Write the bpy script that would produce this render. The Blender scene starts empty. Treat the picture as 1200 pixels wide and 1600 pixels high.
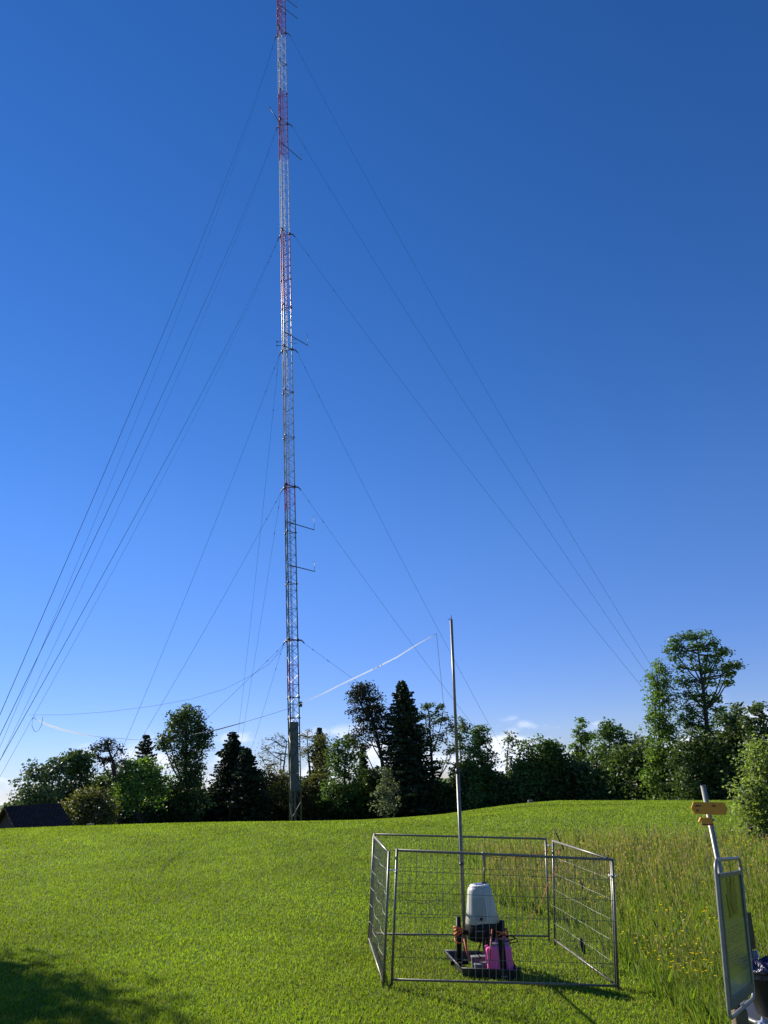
import bpy, math, random
import numpy as np
from mathutils import Vector, Matrix
R_ = math.radians
C = bpy.context.scene.collection
scene = bpy.context.scene
random.seed(7); RG = np.random.default_rng(11)

# ------------------------------------------------------------------ camera
TH, RO, FP = R_(19.2), R_(3.46), 1200.0
F = np.array([0, math.cos(TH), math.sin(TH)])
U0 = np.array([0, -math.sin(TH), math.cos(TH)]); R0 = np.array([1.0, 0, 0])
UP = math.cos(RO)*U0 + math.sin(RO)*R0
RT = math.cos(RO)*R0 - math.sin(RO)*U0
cam = bpy.data.cameras.new('camera'); camo = bpy.data.objects.new('camera', cam); C.objects.link(camo)
cam.sensor_fit = 'VERTICAL'; cam.sensor_height = 24; cam.lens = 24*FP/1600
cam.clip_start = 0.1; cam.clip_end = 60000
camo.matrix_world = Matrix(((RT[0], UP[0], -F[0], 0), (RT[1], UP[1], -F[1], 0), (RT[2], UP[2], -F[2], 0), (0, 0, 0, 1)))
scene.camera = camo

# ------------------------------------------------------------------ sky and sun
SAZ, SEL = R_(-50), R_(31)            # azimuth from +Y (negative = left), elevation
world = bpy.data.worlds.new('World'); scene.world = world; world.use_nodes = True
nt = world.node_tree; nt.nodes.clear()
def N(nt, t, **k):
    n = nt.nodes.new(t)
    for a, b in k.items(): setattr(n, a, b)
    return n
sky = N(nt, 'ShaderNodeTexSky', sky_type='NISHITA'); sky.sun_disc = False
sky.sun_elevation = SEL; sky.sun_rotation = SAZ
sky.altitude = 2200; sky.air_density = 1.15; sky.dust_density = 0.0; sky.ozone_density = 2.2
hsv = N(nt, 'ShaderNodeHueSaturation'); hsv.inputs['Saturation'].default_value = 1.32
bg = N(nt, 'ShaderNodeBackground'); bg.inputs['Strength'].default_value = 0.060
wo = N(nt, 'ShaderNodeOutputWorld')
# low cumulus on the horizon
tc = N(nt, 'ShaderNodeTexCoord'); sx = N(nt, 'ShaderNodeSeparateXYZ')
nt.links.new(tc.outputs['Generated'], sx.inputs[0])
mp = N(nt, 'ShaderNodeMapping'); mp.inputs['Scale'].default_value = (7, 7, 16)
nt.links.new(tc.outputs['Generated'], mp.inputs[0])
nz = N(nt, 'ShaderNodeTexNoise'); nz.inputs['Scale'].default_value = 1.6; nz.inputs['Detail'].default_value = 7
nt.links.new(mp.outputs[0], nz.inputs['Vector'])
hb = N(nt, 'ShaderNodeMapRange'); hb.inputs[1].default_value = 0.0; hb.inputs[2].default_value = 0.115
hb.inputs[3].default_value = 0.13; hb.inputs[4].default_value = -0.12
nt.links.new(sx.outputs[2], hb.inputs[0])
ad = N(nt, 'ShaderNodeMath', operation='ADD'); nt.links.new(nz.outputs[0], ad.inputs[0]); nt.links.new(hb.outputs[0], ad.inputs[1])
cr = N(nt, 'ShaderNodeMapRange', interpolation_type='SMOOTHSTEP'); cr.inputs[1].default_value = 0.54; cr.inputs[2].default_value = 0.66
nt.links.new(ad.outputs[0], cr.inputs[0])
lim = N(nt, 'ShaderNodeMapRange', interpolation_type='SMOOTHSTEP'); lim.inputs[1].default_value = 0.035; lim.inputs[2].default_value = 0.085; lim.inputs[3].default_value = 1; lim.inputs[4].default_value = 0
nt.links.new(sx.outputs[2], lim.inputs[0]); ml = N(nt, 'ShaderNodeMath', operation='MULTIPLY'); nt.links.new(cr.outputs[0], ml.inputs[0]); nt.links.new(lim.outputs[0], ml.inputs[1])
mx = N(nt, 'ShaderNodeMix', data_type='RGBA'); nt.links.new(ml.outputs[0], mx.inputs[0])
nt.links.new(sky.outputs[0], hsv.inputs['Color'])
tn = N(nt, 'ShaderNodeVectorMath', operation='MULTIPLY'); tn.inputs[1].default_value = (1.20, 0.98, 1.24)
nt.links.new(hsv.outputs[0], tn.inputs[0]); gr = N(nt, 'ShaderNodeMapRange', interpolation_type='SMOOTHSTEP'); gr.inputs[1].default_value = 0.0; gr.inputs[2].default_value = 0.35; nt.links.new(sx.outputs[2], gr.inputs[0])
gm_ = N(nt, 'ShaderNodeMix', data_type='RGBA'); gm_.inputs[6].default_value = (0.50, 0.66, 0.86, 1); gm_.inputs[7].default_value = (1, 1, 1, 1); nt.links.new(gr.outputs[0], gm_.inputs[0])
g2 = N(nt, 'ShaderNodeVectorMath', operation='MULTIPLY'); nt.links.new(tn.outputs[0], g2.inputs[0]); nt.links.new(gm_.outputs[2], g2.inputs[1]); nt.links.new(g2.outputs[0], mx.inputs[6])
mx.inputs[7].default_value = (8.5, 9.2, 10.5, 1)
nt.links.new(mx.outputs[2], bg.inputs[0]); nt.links.new(bg.outputs[0], wo.inputs[0])
sl = bpy.data.lights.new('sun', 'SUN'); sl.energy = 4.4; sl.angle = R_(0.55); sl.color = (1, 0.93, 0.82)
so = bpy.data.objects.new('sun', sl); C.objects.link(so)
SD = Vector((math.sin(SAZ)*math.cos(SEL), math.cos(SAZ)*math.cos(SEL), math.sin(SEL)))
so.rotation_euler = SD.to_track_quat('Z', 'Y').to_euler()
scene.view_settings.view_transform = 'Standard'; scene.view_settings.look = 'None'
scene.view_settings.exposure = 0.95; scene.view_settings.gamma = 1
scene.cycles.max_bounces = 6; scene.cycles.transparent_max_bounces = 8
scene.cycles.diffuse_bounces = 3

# ------------------------------------------------------------------ helpers
def ray(x, y): return F + (x-600)/FP*RT - (y-800)/FP*UP
def at(x, y, Y):                      # photo position -> the point at distance Y in front
    d = ray(x, y); return Vector(d*Y/d[1])
def sstep(a, b, x):
    t = np.clip((np.asarray(x, float)-a)/(b-a), 0, 1); return t*t*(3-2*t)
CT = [-.9, -.49, -.334, -.2, -.131, .055, .211, .364, .7]
CC = [-.029, -.031, -.033, -.0385, -.044, -.0475, -.0475, -.052, -.054]
CTF = np.linspace(-1.2, 1.0, 221); CCF = np.interp(CTF, CT, CC); _k = np.hanning(31); _k /= _k.sum()
CCF = np.convolve(np.pad(CCF, 15, mode='edge'), _k, 'valid')
def ground(x, y):
    x = np.asarray(x, float); y = np.asarray(y, float)
    near = -3.08 - 0.34*np.tanh((x-1.2)/3.2)
    near = near + (1-sstep(4.8, 10.5, y))*(-1.62-near)
    yy = np.maximum(y, 12.0)
    c = np.interp(x/yy, CTF, CCF)
    t_ = x/yy; T = np.interp(t_, [-.06, 0.0, .05, .10, .14, .19, .25, .33, .45], [0, .0005, .0022, .0060, .0085, .0100, .0075, .004, 0])
    far = c*50 - 0.0455*(np.clip(y, 50, 135)-50) + T*85*sstep(48, 84, y)
    s = sstep(14, 50, y)
    z = near*(1-s) + far*s
    z = z - 70*sstep(150, 700, y) + 0.03*np.sin(x*0.35+1)*np.sin(y*0.22)*sstep(9, 20, y)
    return z
def gz(x, y): return float(ground(x, y))

def mat(name, col, rough=0.6, metal=0.0, noise=0.0, scale=8.0, bump=0.0, emit=None, spec=0.5, alpha=None):
    m = bpy.data.materials.new(name); m.use_nodes = True; t = m.node_tree
    b = t.nodes['Principled BSDF']; b.inputs['Roughness'].default_value = rough; b.inputs['Metallic'].default_value = metal
    b.inputs['Specular IOR Level'].default_value = spec
    c = (*col, 1)
    if noise or bump:
        co = N(t, 'ShaderNodeTexCoord'); n = N(t, 'ShaderNodeTexNoise'); n.inputs['Scale'].default_value = scale; n.inputs['Detail'].default_value = 6
        t.links.new(co.outputs['Object'], n.inputs['Vector'])
        r = N(t, 'ShaderNodeMapRange'); r.inputs[1].default_value = 0.3; r.inputs[2].default_value = 0.7
        r.inputs[3].default_value = 1-noise; r.inputs[4].default_value = 1+noise
        t.links.new(n.outputs[0], r.inputs[0])
        v = N(t, 'ShaderNodeVectorMath', operation='SCALE'); v.inputs[0].default_value = col; t.links.new(r.outputs[0], v.inputs['Scale'])
        t.links.new(v.outputs[0], b.inputs['Base Color'])
        if bump:
            bp = N(t, 'ShaderNodeBump'); bp.inputs['Strength'].default_value = bump; bp.inputs['Distance'].default_value = 0.02
            t.links.new(n.outputs[0], bp.inputs['Height']); t.links.new(bp.outputs[0], b.inputs['Normal'])
    else: b.inputs['Base Color'].default_value = c
    return m

def leafmat(name, col, trans=0.35, attr=False, rough=0.5, spec=0.25, tgain=(1.25, 1.35, 0.5)):
    m = bpy.data.materials.new(name); m.use_nodes = True; t = m.node_tree; t.nodes.clear()
    o = N(t, 'ShaderNodeOutputMaterial'); p = N(t, 'ShaderNodeBsdfPrincipled'); tr = N(t, 'ShaderNodeBsdfTranslucent'); mi = N(t, 'ShaderNodeMixShader')
    p.inputs['Roughness'].default_value = rough; p.inputs['Specular IOR Level'].default_value = spec
    mi.inputs[0].default_value = trans
    if attr:
        a = N(t, 'ShaderNodeAttribute', attribute_name='tint'); src = a.outputs['Color']
    else:
        a = N(t, 'ShaderNodeAttribute', attribute_name='tint')
        vm = N(t, 'ShaderNodeVectorMath', operation='MULTIPLY'); vm.inputs[1].default_value = col
        t.links.new(a.outputs['Color'], vm.inputs[0]); src = vm.outputs[0]
    t.links.new(src, p.inputs['Base Color'])
    v2 = N(t, 'ShaderNodeVectorMath', operation='MULTIPLY'); v2.inputs[1].default_value = tgain
    t.links.new(src, v2.inputs[0]); t.links.new(v2.outputs[0], tr.inputs['Color'])
    t.links.new(p.outputs[0], mi.inputs[1]); t.links.new(tr.outputs[0], mi.inputs[2]); t.links.new(mi.outputs[0], o.inputs[0])
    return m

def tag(o, label=None, cat=None, group=None, kind=None):
    if label: o['label'] = label
    if cat: o['category'] = cat
    if group: o['group'] = group
    if kind: o['kind'] = kind
    return o
def thing(name, loc, label, cat, group=None):
    o = bpy.data.objects.new(name, None); C.objects.link(o); o.location = loc; o.empty_display_size = 0.3
    return tag(o, label, cat, group)
def root_loc(p):
    while p is not None and p.parent is not None: p = p.parent
    return Vector(p.location) if p is not None else Vector((0, 0, 0))

class MB:
    def __init__(s): s.v = []; s.f = []; s.sm = []
    def add(s, vs, fs, smooth=False):
        k = len(s.v); s.v += [tuple(v) for v in vs]; s.f += [tuple(i+k for i in f) for f in fs]; s.sm += [smooth]*len(fs); return s
    def box(s, c, size, M=None):
        c = Vector(c); hx, hy, hz = [q/2 for q in size]; vs = []
        for x in (-hx, hx):
            for y in (-hy, hy):
                for z in (-hz, hz):
                    v = Vector((x, y, z)); v = (M @ v) if M else v; vs.append(c+v)
        return s.add(vs, [(0, 1, 3, 2), (4, 6, 7, 5), (0, 4, 5, 1), (2, 3, 7, 6), (0, 2, 6, 4), (1, 5, 7, 3)])
    def tube(s, pts, r, n=8, cap=True):
        pts = [Vector(p) for p in pts]; m = len(pts)
        rs = r if isinstance(r, (list, tuple)) else [r]*m
        rings = []; ref = None
        for i, p in enumerate(pts):
            d = (pts[min(i+1, m-1)]-pts[max(i-1, 0)]).normalized()
            if ref is None: ref = Vector((0, 0, 1)) if abs(d.z) < 0.9 else Vector((1, 0, 0))
            a = d.cross(ref)
            if a.length < 1e-4: a = d.orthogonal()
            a.normalize(); b = d.cross(a); ref = -b if False else ref
            rings.append([p + (a*math.cos(2*math.pi*j/n) + b*math.sin(2*math.pi*j/n))*rs[i] for j in range(n)])
        vs = [v for q in rings for v in q]; fs = []
        for i in range(m-1):
            for j in range(n):
                fs.append((i*n+j, i*n+(j+1) % n, (i+1)*n+(j+1) % n, (i+1)*n+j))
        s.add(vs, fs, n > 5)
        if cap:
            k = len(s.v); s.add([], [])
            s.f.append(tuple(k-len(vs)+j for j in range(n))[::-1]); s.sm.append(False)
            s.f.append(tuple(k-n+j for j in range(n))); s.sm.append(False)
        return s
    def lathe(s, c, prof, n=24, M=None, sx=1, sy=1, cap=True):
        c = Vector(c); vs = []
        for (r, z) in prof:
            for j in range(n):
                v = Vector((r*sx*math.cos(2*math.pi*j/n), r*sy*math.sin(2*math.pi*j/n), z)); v = (M @ v) if M else v; vs.append(c+v)
        fs = []; m = len(prof)
        for i in range(m-1):
            for j in range(n): fs.append((i*n+j, i*n+(j+1) % n, (i+1)*n+(j+1) % n, (i+1)*n+j))
        s.add(vs, fs, True)
        k = len(s.v)-len(vs)
        if cap:
            s.f.append(tuple(k+j for j in range(n))[::-1]); s.sm.append(False)
            s.f.append(tuple(k+(m-1)*n+j for j in range(n))); s.sm.append(False)
        return s
    def prism(s, poly, d):           # poly: list of 3D points, d: extrusion vector
        n = len(poly); poly = [Vector(p) for p in poly]; d = Vector(d)
        return s.add(poly+[p+d for p in poly], [tuple(range(n))[::-1], tuple(range(n, 2*n))]+[(i, (i+1) % n, (i+1) % n+n, i+n) for i in range(n)])
    def build(s, name, m, parent=None, bevel=0):
        L = root_loc(parent)
        me = bpy.data.meshes.new(name); me.from_pydata([Vector(v)-L for v in s.v], [], s.f); me.update()
        for p, q in zip(me.polygons, s.sm): p.use_smooth = q
        me.materials.append(m)
        o = bpy.data.objects.new(name, me); C.objects.link(o)
        if parent is not None: o.parent = parent
        if bevel:
            b = o.modifiers.new('bevel', 'BEVEL'); b.width = bevel; b.segments = 2; b.limit_method = 'ANGLE'
        return o

def npmesh(name, V, nper, m, parent=None, tint=None, loc=None):
    """V: (k*nper,3) vertices of k loose polygons of nper corners each; tint per polygon"""
    L = np.array(loc if loc is not None else root_loc(parent))
    V = (V - L).astype(np.float32); nv = len(V); nf = nv//nper
    me = bpy.data.meshes.new(name); me.vertices.add(nv); me.loops.add(nv); me.polygons.add(nf)
    me.vertices.foreach_set('co', V.ravel()); me.loops.foreach_set('vertex_index', np.arange(nv, dtype=np.int32))
    me.polygons.foreach_set('loop_start', np.arange(0, nv, nper, dtype=np.int32))
    me.update(calc_edges=True)
    if tint is not None:
        a = me.attributes.new('tint', 'FLOAT_COLOR', 'FACE')
        a.data.foreach_set('color', np.concatenate([tint, np.ones((nf, 1))], 1).astype(np.float32).ravel())
    me.materials.append(m)
    o = bpy.data.objects.new(name, me); C.objects.link(o)
    if parent is not None: o.parent = parent
    return o

# ------------------------------------------------------------------ materials
M = {}
M['galv'] = mat('galvanised', (0.17, 0.155, 0.125), 0.42, 0.25, 0.3, 30)
M['galvwire'] = mat('galvanised_wire', (0.16, 0.15, 0.12), 0.5, 0.1)
M['darksteel'] = mat('dark_steel', (0.05, 0.05, 0.05), 0.45, 0.3, 0.2, 20)
M['cable'] = mat('steel_cable', (0.035, 0.04, 0.05), 1.0, 0.0, spec=0.0)
M['black'] = mat('black_plastic', (0.010, 0.010, 0.010), 0.55, 0, 0.2, 15, spec=0.25)
M['tray'] = mat('tray_plastic', (0.035, 0.036, 0.038), 0.45, 0, 0.25, 12, 0.2)
M['shell'] = mat('housing_plastic', (0.47, 0.465, 0.40), 0.42, 0, 0.05, 6)
M['shell2'] = mat('housing_recess', (0.36, 0.355, 0.30), 0.45, 0, 0.05, 6)
M['blue'] = mat('bluish_plate', (0.16, 0.19, 0.35), 0.3)
M['pink'] = mat('pink_canister', (0.92, 0.13, 0.42), 0.35, 0, 0.08, 5)
M['canwhite'] = mat('canister_cap', (0.35, 0.25, 0.27), 0.5)
M['orange'] = mat('orange_strap', (0.75, 0.16, 0.04), 0.6, 0, 0.15, 40)
M['red'] = mat('red_strap', (0.35, 0.05, 0.02), 0.6)
M['greybox'] = mat('grey_box', (0.13, 0.14, 0.16), 0.5, 0, 0.1, 10)
M['whitep'] = mat('white_plastic', (0.75, 0.75, 0.75), 0.4)
M['yellow'] = mat('sign_yellow', (0.64, 0.25, 0.006), 0.45, 0, 0.04, 20)
M['signtxt'] = mat('sign_lettering', (0.10, 0.02, 0.01), 0.5)
M['signred'] = mat('sign_red', (0.25, 0.02, 0.01), 0.5)
M['alu'] = mat('aluminium', (0.22, 0.215, 0.19), 0.42, 0.25, 0.15, 25)
M['wood'] = mat('weathered_wood', (0.12, 0.085, 0.055), 0.8, 0, 0.35, 14, 0.3)
M['bark'] = mat('bark', (0.045, 0.038, 0.032), 0.9, 0, 0.4, 6)
M['barkred'] = mat('bark_reddish', (0.075, 0.045, 0.032), 0.9, 0, 0.4, 6)
M['poster'] = None
M['rope'] = mat('white_rope', (0.7, 0.7, 0.66), 0.7)
M['bag'] = mat('bin_bag', (0.02, 0.018, 0.055), 0.22, 0, 0.3, 40, 0.8)
M['card'] = mat('grey_card', (0.20, 0.205, 0.20), 0.6)
M['render'] = mat('house_render', (0.045, 0.035, 0.03), 0.9, 0, 0.15, 5)

def glintmat():  # white translucent colour standing in for sun glint on the aerial
    m = bpy.data.materials.new('white_glint'); m.use_nodes = True; t = m.node_tree; t.nodes.clear(); o = N(t, 'ShaderNodeOutputMaterial')
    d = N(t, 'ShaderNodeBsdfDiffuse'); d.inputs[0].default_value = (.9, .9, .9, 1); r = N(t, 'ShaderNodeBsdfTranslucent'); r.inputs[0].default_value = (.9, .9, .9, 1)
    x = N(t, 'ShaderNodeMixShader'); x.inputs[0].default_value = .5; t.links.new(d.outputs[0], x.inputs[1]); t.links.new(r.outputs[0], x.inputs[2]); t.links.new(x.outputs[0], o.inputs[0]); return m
M['glint'] = glintmat()
def roofmat():
    m = bpy.data.materials.new('roof_tiles'); m.use_nodes = True; t = m.node_tree; b = t.nodes['Principled BSDF']
    co = N(t, 'ShaderNodeTexCoord'); br = N(t, 'ShaderNodeTexBrick'); br.inputs['Scale'].default_value = 1.0
    br.inputs['Brick Width'].default_value = 0.32; br.inputs['Row Height'].default_value = 0.30; br.inputs['Mortar Size'].default_value = 0.02
    br.inputs['Color1'].default_value = (0.05, 0.03, 0.024, 1); br.inputs['Color2'].default_value = (0.075, 0.045, 0.036, 1); br.inputs['Mortar'].default_value = (0.012, 0.01, 0.01, 1)
    t.links.new(co.outputs['UV'], br.inputs['Vector']); t.links.new(br.outputs[0], b.inputs['Base Color']); b.inputs['Roughness'].default_value = 0.9; b.inputs['Specular IOR Level'].default_value = 0.08
    bp = N(t, 'ShaderNodeBump'); bp.inputs['Strength'].default_value = 0.6; bp.inputs['Distance'].default_value = 0.04
    t.links.new(br.outputs[1], bp.inputs['Height']); bp.invert = True; t.links.new(bp.outputs[0], b.inputs['Normal'])
    return m
M['roof'] = roofmat()

def mastmat():
    m = bpy.data.materials.new('banded_mast_paint'); m.use_nodes = True; t = m.node_tree; b = t.nodes['Principled BSDF']
    co = N(t, 'ShaderNodeTexCoord'); s = N(t, 'ShaderNodeSeparateXYZ'); t.links.new(co.outputs['Object'], s.inputs[0])
    d = N(t, 'ShaderNodeMath', operation='DIVIDE'); d.inputs[1].default_value = 130; t.links.new(s.outputs[2], d.inputs[0])
    cr = N(t, 'ShaderNodeValToRGB'); cr.color_ramp.interpolation = 'CONSTANT'
    G, Rd, Wh = (0.11, 0.115, 0.12, 1), (0.27, 0.028, 0.05, 1), (0.44, 0.46, 0.49, 1)
    bands = [(0, G), (13.0, Rd), (16.5, G), (34.5, Rd), (38, (0.22, 0.235, 0.25, 1)), (61.5, Rd), (74, Wh), (86.5, Rd), (98.6, Wh), (110, Rd), (122, Wh)]
    e = cr.color_ramp.elements
    e[0].position = 0; e[0].color = G; e[1].position = bands[1][0]/130; e[1].color = bands[1][1]
    for z, c in bands[2:]:
        q = e.new(z/130); q.color = c
    t.links.new(d.outputs[0], cr.inputs[0])
    n = N(t, 'ShaderNodeTexNoise'); n.inputs['Scale'].default_value = 1.5; n.inputs['Detail'].default_value = 6; t.links.new(co.outputs['Object'], n.inputs[0])
    r = N(t, 'ShaderNodeMapRange'); r.inputs[3].default_value = 0.7; r.inputs[4].default_value = 1.3; t.links.new(n.outputs[0], r.inputs[0])
    v = N(t, 'ShaderNodeVectorMath', operation='SCALE'); t.links.new(cr.outputs[0], v.inputs[0]); t.links.new(r.outputs[0], v.inputs['Scale'])
    t.links.new(v.outputs[0], b.inputs['Base Color']); b.inputs['Roughness'].default_value = 0.35; b.inputs['Metallic'].default_value = 0.15
    return m
M['mast'] = mastmat()
M['panel'] = mat('mast_sheet', (0.07, 0.085, 0.085), 0.6, 0.1, 0.25, 3)

# ------------------------------------------------------------------ zones of the meadow
def tallmask(x, y):
    s = sstep(17.8, 24, y)
    xb = 3.75*(1-s) + (0.085*y+0.25*np.sin(y*0.8))*s
    a = sstep(-0.25, 0.35, x-xb)
    b = 1-sstep(29, 35, y + 1.2*np.sin(x*0.5))
    return a*b*sstep(5, 7, y)

# ground sheet
def build_ground():
    ys = np.concatenate([np.linspace(-60, 2, 12), np.linspace(3, 60, 110)[1:], np.geomspace(60, 900, 60)[1:], np.geomspace(900, 30000, 16)[1:]])
    us = np.linspace(-1, 1, 141)
    X = []; Y = []
    for y in ys:
        w = max(60, 1.6*abs(y)+20) * (1 if y < 900 else 1.0)
        X.append(np.sign(us)*np.abs(us)**1.6*w); Y.append(np.full(len(us), y))
    X = np.array(X); Y = np.array(Y); Z = ground(X, Y)
    nr, nc = X.shape
    V = np.stack([X, Y, Z], -1).reshape(-1, 3)
    i, j = np.meshgrid(np.arange(nr-1), np.arange(nc-1), indexing='ij'); a = (i*nc+j).ravel()
    Fc = np.stack([a, a+1, a+nc+1, a+nc], 1)
    me = bpy.data.meshes.new('meadow_ground'); me.from_pydata(V.tolist(), [], Fc.tolist()); me.update()
    for p in me.polygons: p.use_smooth = True
    at_ = me.attributes.new('tall', 'FLOAT', 'POINT'); at_.data.foreach_set('value', tallmask(V[:, 0], V[:, 1]).astype(np.float32))
    m = bpy.data.materials.new('turf'); m.use_nodes = True; t = m.node_tree; b = t.nodes['Principled BSDF']
    co = N(t, 'ShaderNodeTexCoord'); n1 = N(t, 'ShaderNodeTexNoise'); n1.inputs['Scale'].default_value = 0.25; n1.inputs['Detail'].default_value = 8
    n2 = N(t, 'ShaderNodeTexNoise'); n2.inputs['Scale'].default_value = 9; n2.inputs['Detail'].default_value = 5
    t.links.new(co.outputs['Object'], n1.inputs[0]); t.links.new(co.outputs['Object'], n2.inputs[0])
    c1 = N(t, 'ShaderNodeValToRGB'); c1.color_ramp.elements[0].position = 0.35; c1.color_ramp.elements[1].position = 0.65
    c1.color_ramp.elements[0].color = (0.07, 0.11, 0.016, 1); c1.color_ramp.elements[1].color = (0.11, 0.155, 0.024, 1)
    t.links.new(n1.outputs[0], c1.inputs[0])
    r = N(t, 'ShaderNodeMapRange'); r.inputs[3].default_value = 0.5; r.inputs[4].default_value = 1.5; t.links.new(n2.outputs[0], r.inputs[0])
    v = N(t, 'ShaderNodeVectorMath', operation='SCALE'); t.links.new(c1.outputs[0], v.inputs[0]); t.links.new(r.outputs[0], v.inputs['Scale'])
    t.links.new(v.outputs[0], b.inputs['Base Color']); b.inputs['Roughness'].default_value = 0.95; b.inputs['Specular IOR Level'].default_value = 0.1
    me.materials.append(m)
    o = bpy.data.objects.new('ground', me); C.objects.link(o); tag(o, kind='structure'); o['label'] = 'rolling green meadow under the mast'
build_ground()

# ------------------------------------------------------------------ grass
def blades(n, y0, y1, hfun, wfun, tintfun, accept, bend=0.35, power=2.0, trange=(-0.8, 0.8)):
    u = RG.random(n)
    y = y0*(y1/y0)**u                               # density falls with distance squared
    t = trange[0]+(trange[1]-trange[0])*RG.random(n); x = t*y
    k = accept(x, y) > RG.random(n); x = x[k]; y = y[k]; n = len(x)
    z = ground(x, y)
    h = hfun(x, y)*(0.6+0.8*RG.random(n)); w = wfun(x, y)*(0.7+0.6*RG.random(n))
    a = RG.random(n)*2*np.pi; la = RG.random(n)*2*np.pi; lb = bend*RG.random(n)*h
    dx, dy = np.cos(a)*w*0.5, np.sin(a)*w*0.5
    mx_, my_ = np.cos(la)*lb*0.35, np.sin(la)*lb*0.35; tx, ty = np.cos(la)*lb, np.sin(la)*lb
    B = np.stack([x, y, z-0.01], 1)
    z0 = np.zeros(n)
    p0 = B+np.stack([-dx, -dy, z0], 1); p1 = B+np.stack([dx, dy, z0], 1)
    p2 = B+np.stack([mx_+dx*0.8, my_+dy*0.8, h*0.6], 1)
    p3 = B+np.stack([tx, ty, h], 1)
    p4 = B+np.stack([mx_-dx*0.8, my_-dy*0.8, h*0.6], 1)
    V = np.stack([p0, p1, p2, p3, p4], 1).reshape(-1, 3)
    return V, tintfun(x, y, n)
def patch(x, y):
    return (np.sin(x*0.9+1.3*np.sin(y*0.31))*np.sin(y*0.53+x*0.2)+0.6*np.sin(x*2.3+y*0.7)*np.sin(y*1.9-x*1.1)+0.5*np.sin(x*0.23+2)*np.sin(y*0.13))/2.1
def lawn_tint(x, y, n):
    b = np.array([0.166, 0.268, 0.030]); q = RG.random(n)[:, None]; p = patch(x, y)[:, None]
    c = b*(0.6+0.8*q)*(1+0.32*p)
    c[:, 0] *= (1+0.25*RG.random(n)); s = RG.random(n) < 0.06+0.16*np.exp(-(((x-1.4)/2.3)**4+((y-14.8)/2.9)**4)); c[s] = np.array([0.24, 0.235, 0.10])
    f = sstep(35, 60, y); c *= (1+0.10*f)[:, None]
    return c
def tall_tint(x, y, n):
    b = np.array([0.150, 0.225, 0.036]); q = RG.random(n)[:, None]
    c = b*(0.6+0.8*q)*(1+0.2*patch(x, y)[:, None]); s = RG.random(n) < 0.10; c[s] = np.array([0.26, 0.24, 0.13])
    return c
gm = leafmat('grass_blade', (1, 1, 1), 0.42, attr=True, rough=0.5, spec=0.22, tgain=(1.35, 1.35, 0.35))
V1, T1 = blades(1000000, 7.0, 88, lambda x, y: 0.038+0.0009*y, lambda x, y: 0.004+0.00062*y, lawn_tint, lambda x, y: 1-0.9*tallmask(x, y), 0.9)
npmesh('lawn_grass', V1, 5, gm, tint=T1, loc=(0, 0, 0))
tag(bpy.data.objects['lawn_grass'], 'short bright green lawn grass on the mown part', 'grass', kind='stuff')
V2, T2 = blades(900000, 5.5, 48, lambda x, y: 0.22+0.12*RG.random(len(x)), lambda x, y: 0.004+0.0006*y, tall_tint, tallmask, 0.7)
npmesh('meadow_grass', V2, 5, gm, tint=T2, loc=(0, 0, 0))
tag(bpy.data.objects['meadow_grass'], 'tall unmown meadow grass right of and behind the fence', 'grass', kind='stuff')
# seed heads on thin stalks
def seeds(n):
    u = RG.random(n); y = 5.5*(47/5.5)**u; x = (-0.1+0.9*RG.random(n))*y
    k = tallmask(x, y)*(0.12+0.75*sstep(17, 26, y)*(1-0.6*sstep(.28, .45, x/y))) > RG.random(n); x = x[k]; y = y[k]; n = len(x); z = ground(x, y)
    h = 0.40+0.22*RG.random(n); a = RG.random(n)*6.28; w = 0.001+0.00020*y; l = 0.12*(RG.random((n, 2))-0.5)
    dx, dy = np.cos(a)*w, np.sin(a)*w; B = np.stack([x, y, z], 1); T = B+np.stack([l[:, 0], l[:, 1], h], 1); D = np.stack([dx, dy, 0*dx], 1); zz = np.array([0, 0, 1.0])
    S = np.stack([B-D, B+D, T+D*0.7, T-D*0.7], 1).reshape(-1, 3)
    hh = (0.05+0.05*RG.random(n))[:, None]; D2 = D*2.6
    H = np.stack([T-zz*0.01, T+D2+zz*hh*0.45, T+zz*hh, T-D2+zz*hh*0.45], 1).reshape(-1, 3)
    c1 = np.tile([0.20, 0.21, 0.08], (n, 1))*(0.7+0.6*RG.random((n, 1))); c2 = np.tile([0.27, 0.22, 0.15], (n, 1))*(0.6+0.8*RG.random((n, 1)))
    return np.concatenate([S, H]), np.concatenate([c1, c2])
V3, T3 = seeds(80000)
npmesh('grass_seed_heads', V3, 4, gm, tint=T3, loc=(0, 0, 0))
tag(bpy.data.objects['grass_seed_heads'], 'brownish seed heads standing over the tall meadow', 'grass', kind='stuff')
# buttercups and clover
def flowers(n):
    y = 7*(40/7)**RG.random(n); x = (0.2+0.6*RG.random(n))*y
    cl = np.sin(x*1.7+0.5)*np.sin(y*0.9+1)+np.sin(x*0.6)*0.6
    k = (tallmask(x, y) > 0.6) & (cl+0.9*RG.random(n) > 0.75); x = x[k]; y = y[k]; n = len(x); z = ground(x, y)+0.27+0.14*RG.random(n)
    r = 0.012+0.0006*y; V = []
    for k_ in range(6):
        a = k_*np.pi/3; V.append(np.stack([x+np.cos(a)*r, y+np.sin(a)*r*0.8, z+0.5*np.sin(a)*r*(-1)+0.2*r], 1))
    V = np.stack(V, 1).reshape(-1, 3); c = np.tile([0.75, 0.55, 0.02], (n, 1)); s = RG.random(n) < 0.15; c[s] = [0.6, 0.6, 0.5]
    return V, c
V4, T4 = flowers(3800)
npmesh('meadow_flowers', V4, 6, gm, tint=T4, loc=(0, 0, 0))
tag(bpy.data.objects['meadow_flowers'], 'scattered yellow and white flowers in the tall meadow', 'flowers', kind='stuff')

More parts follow.
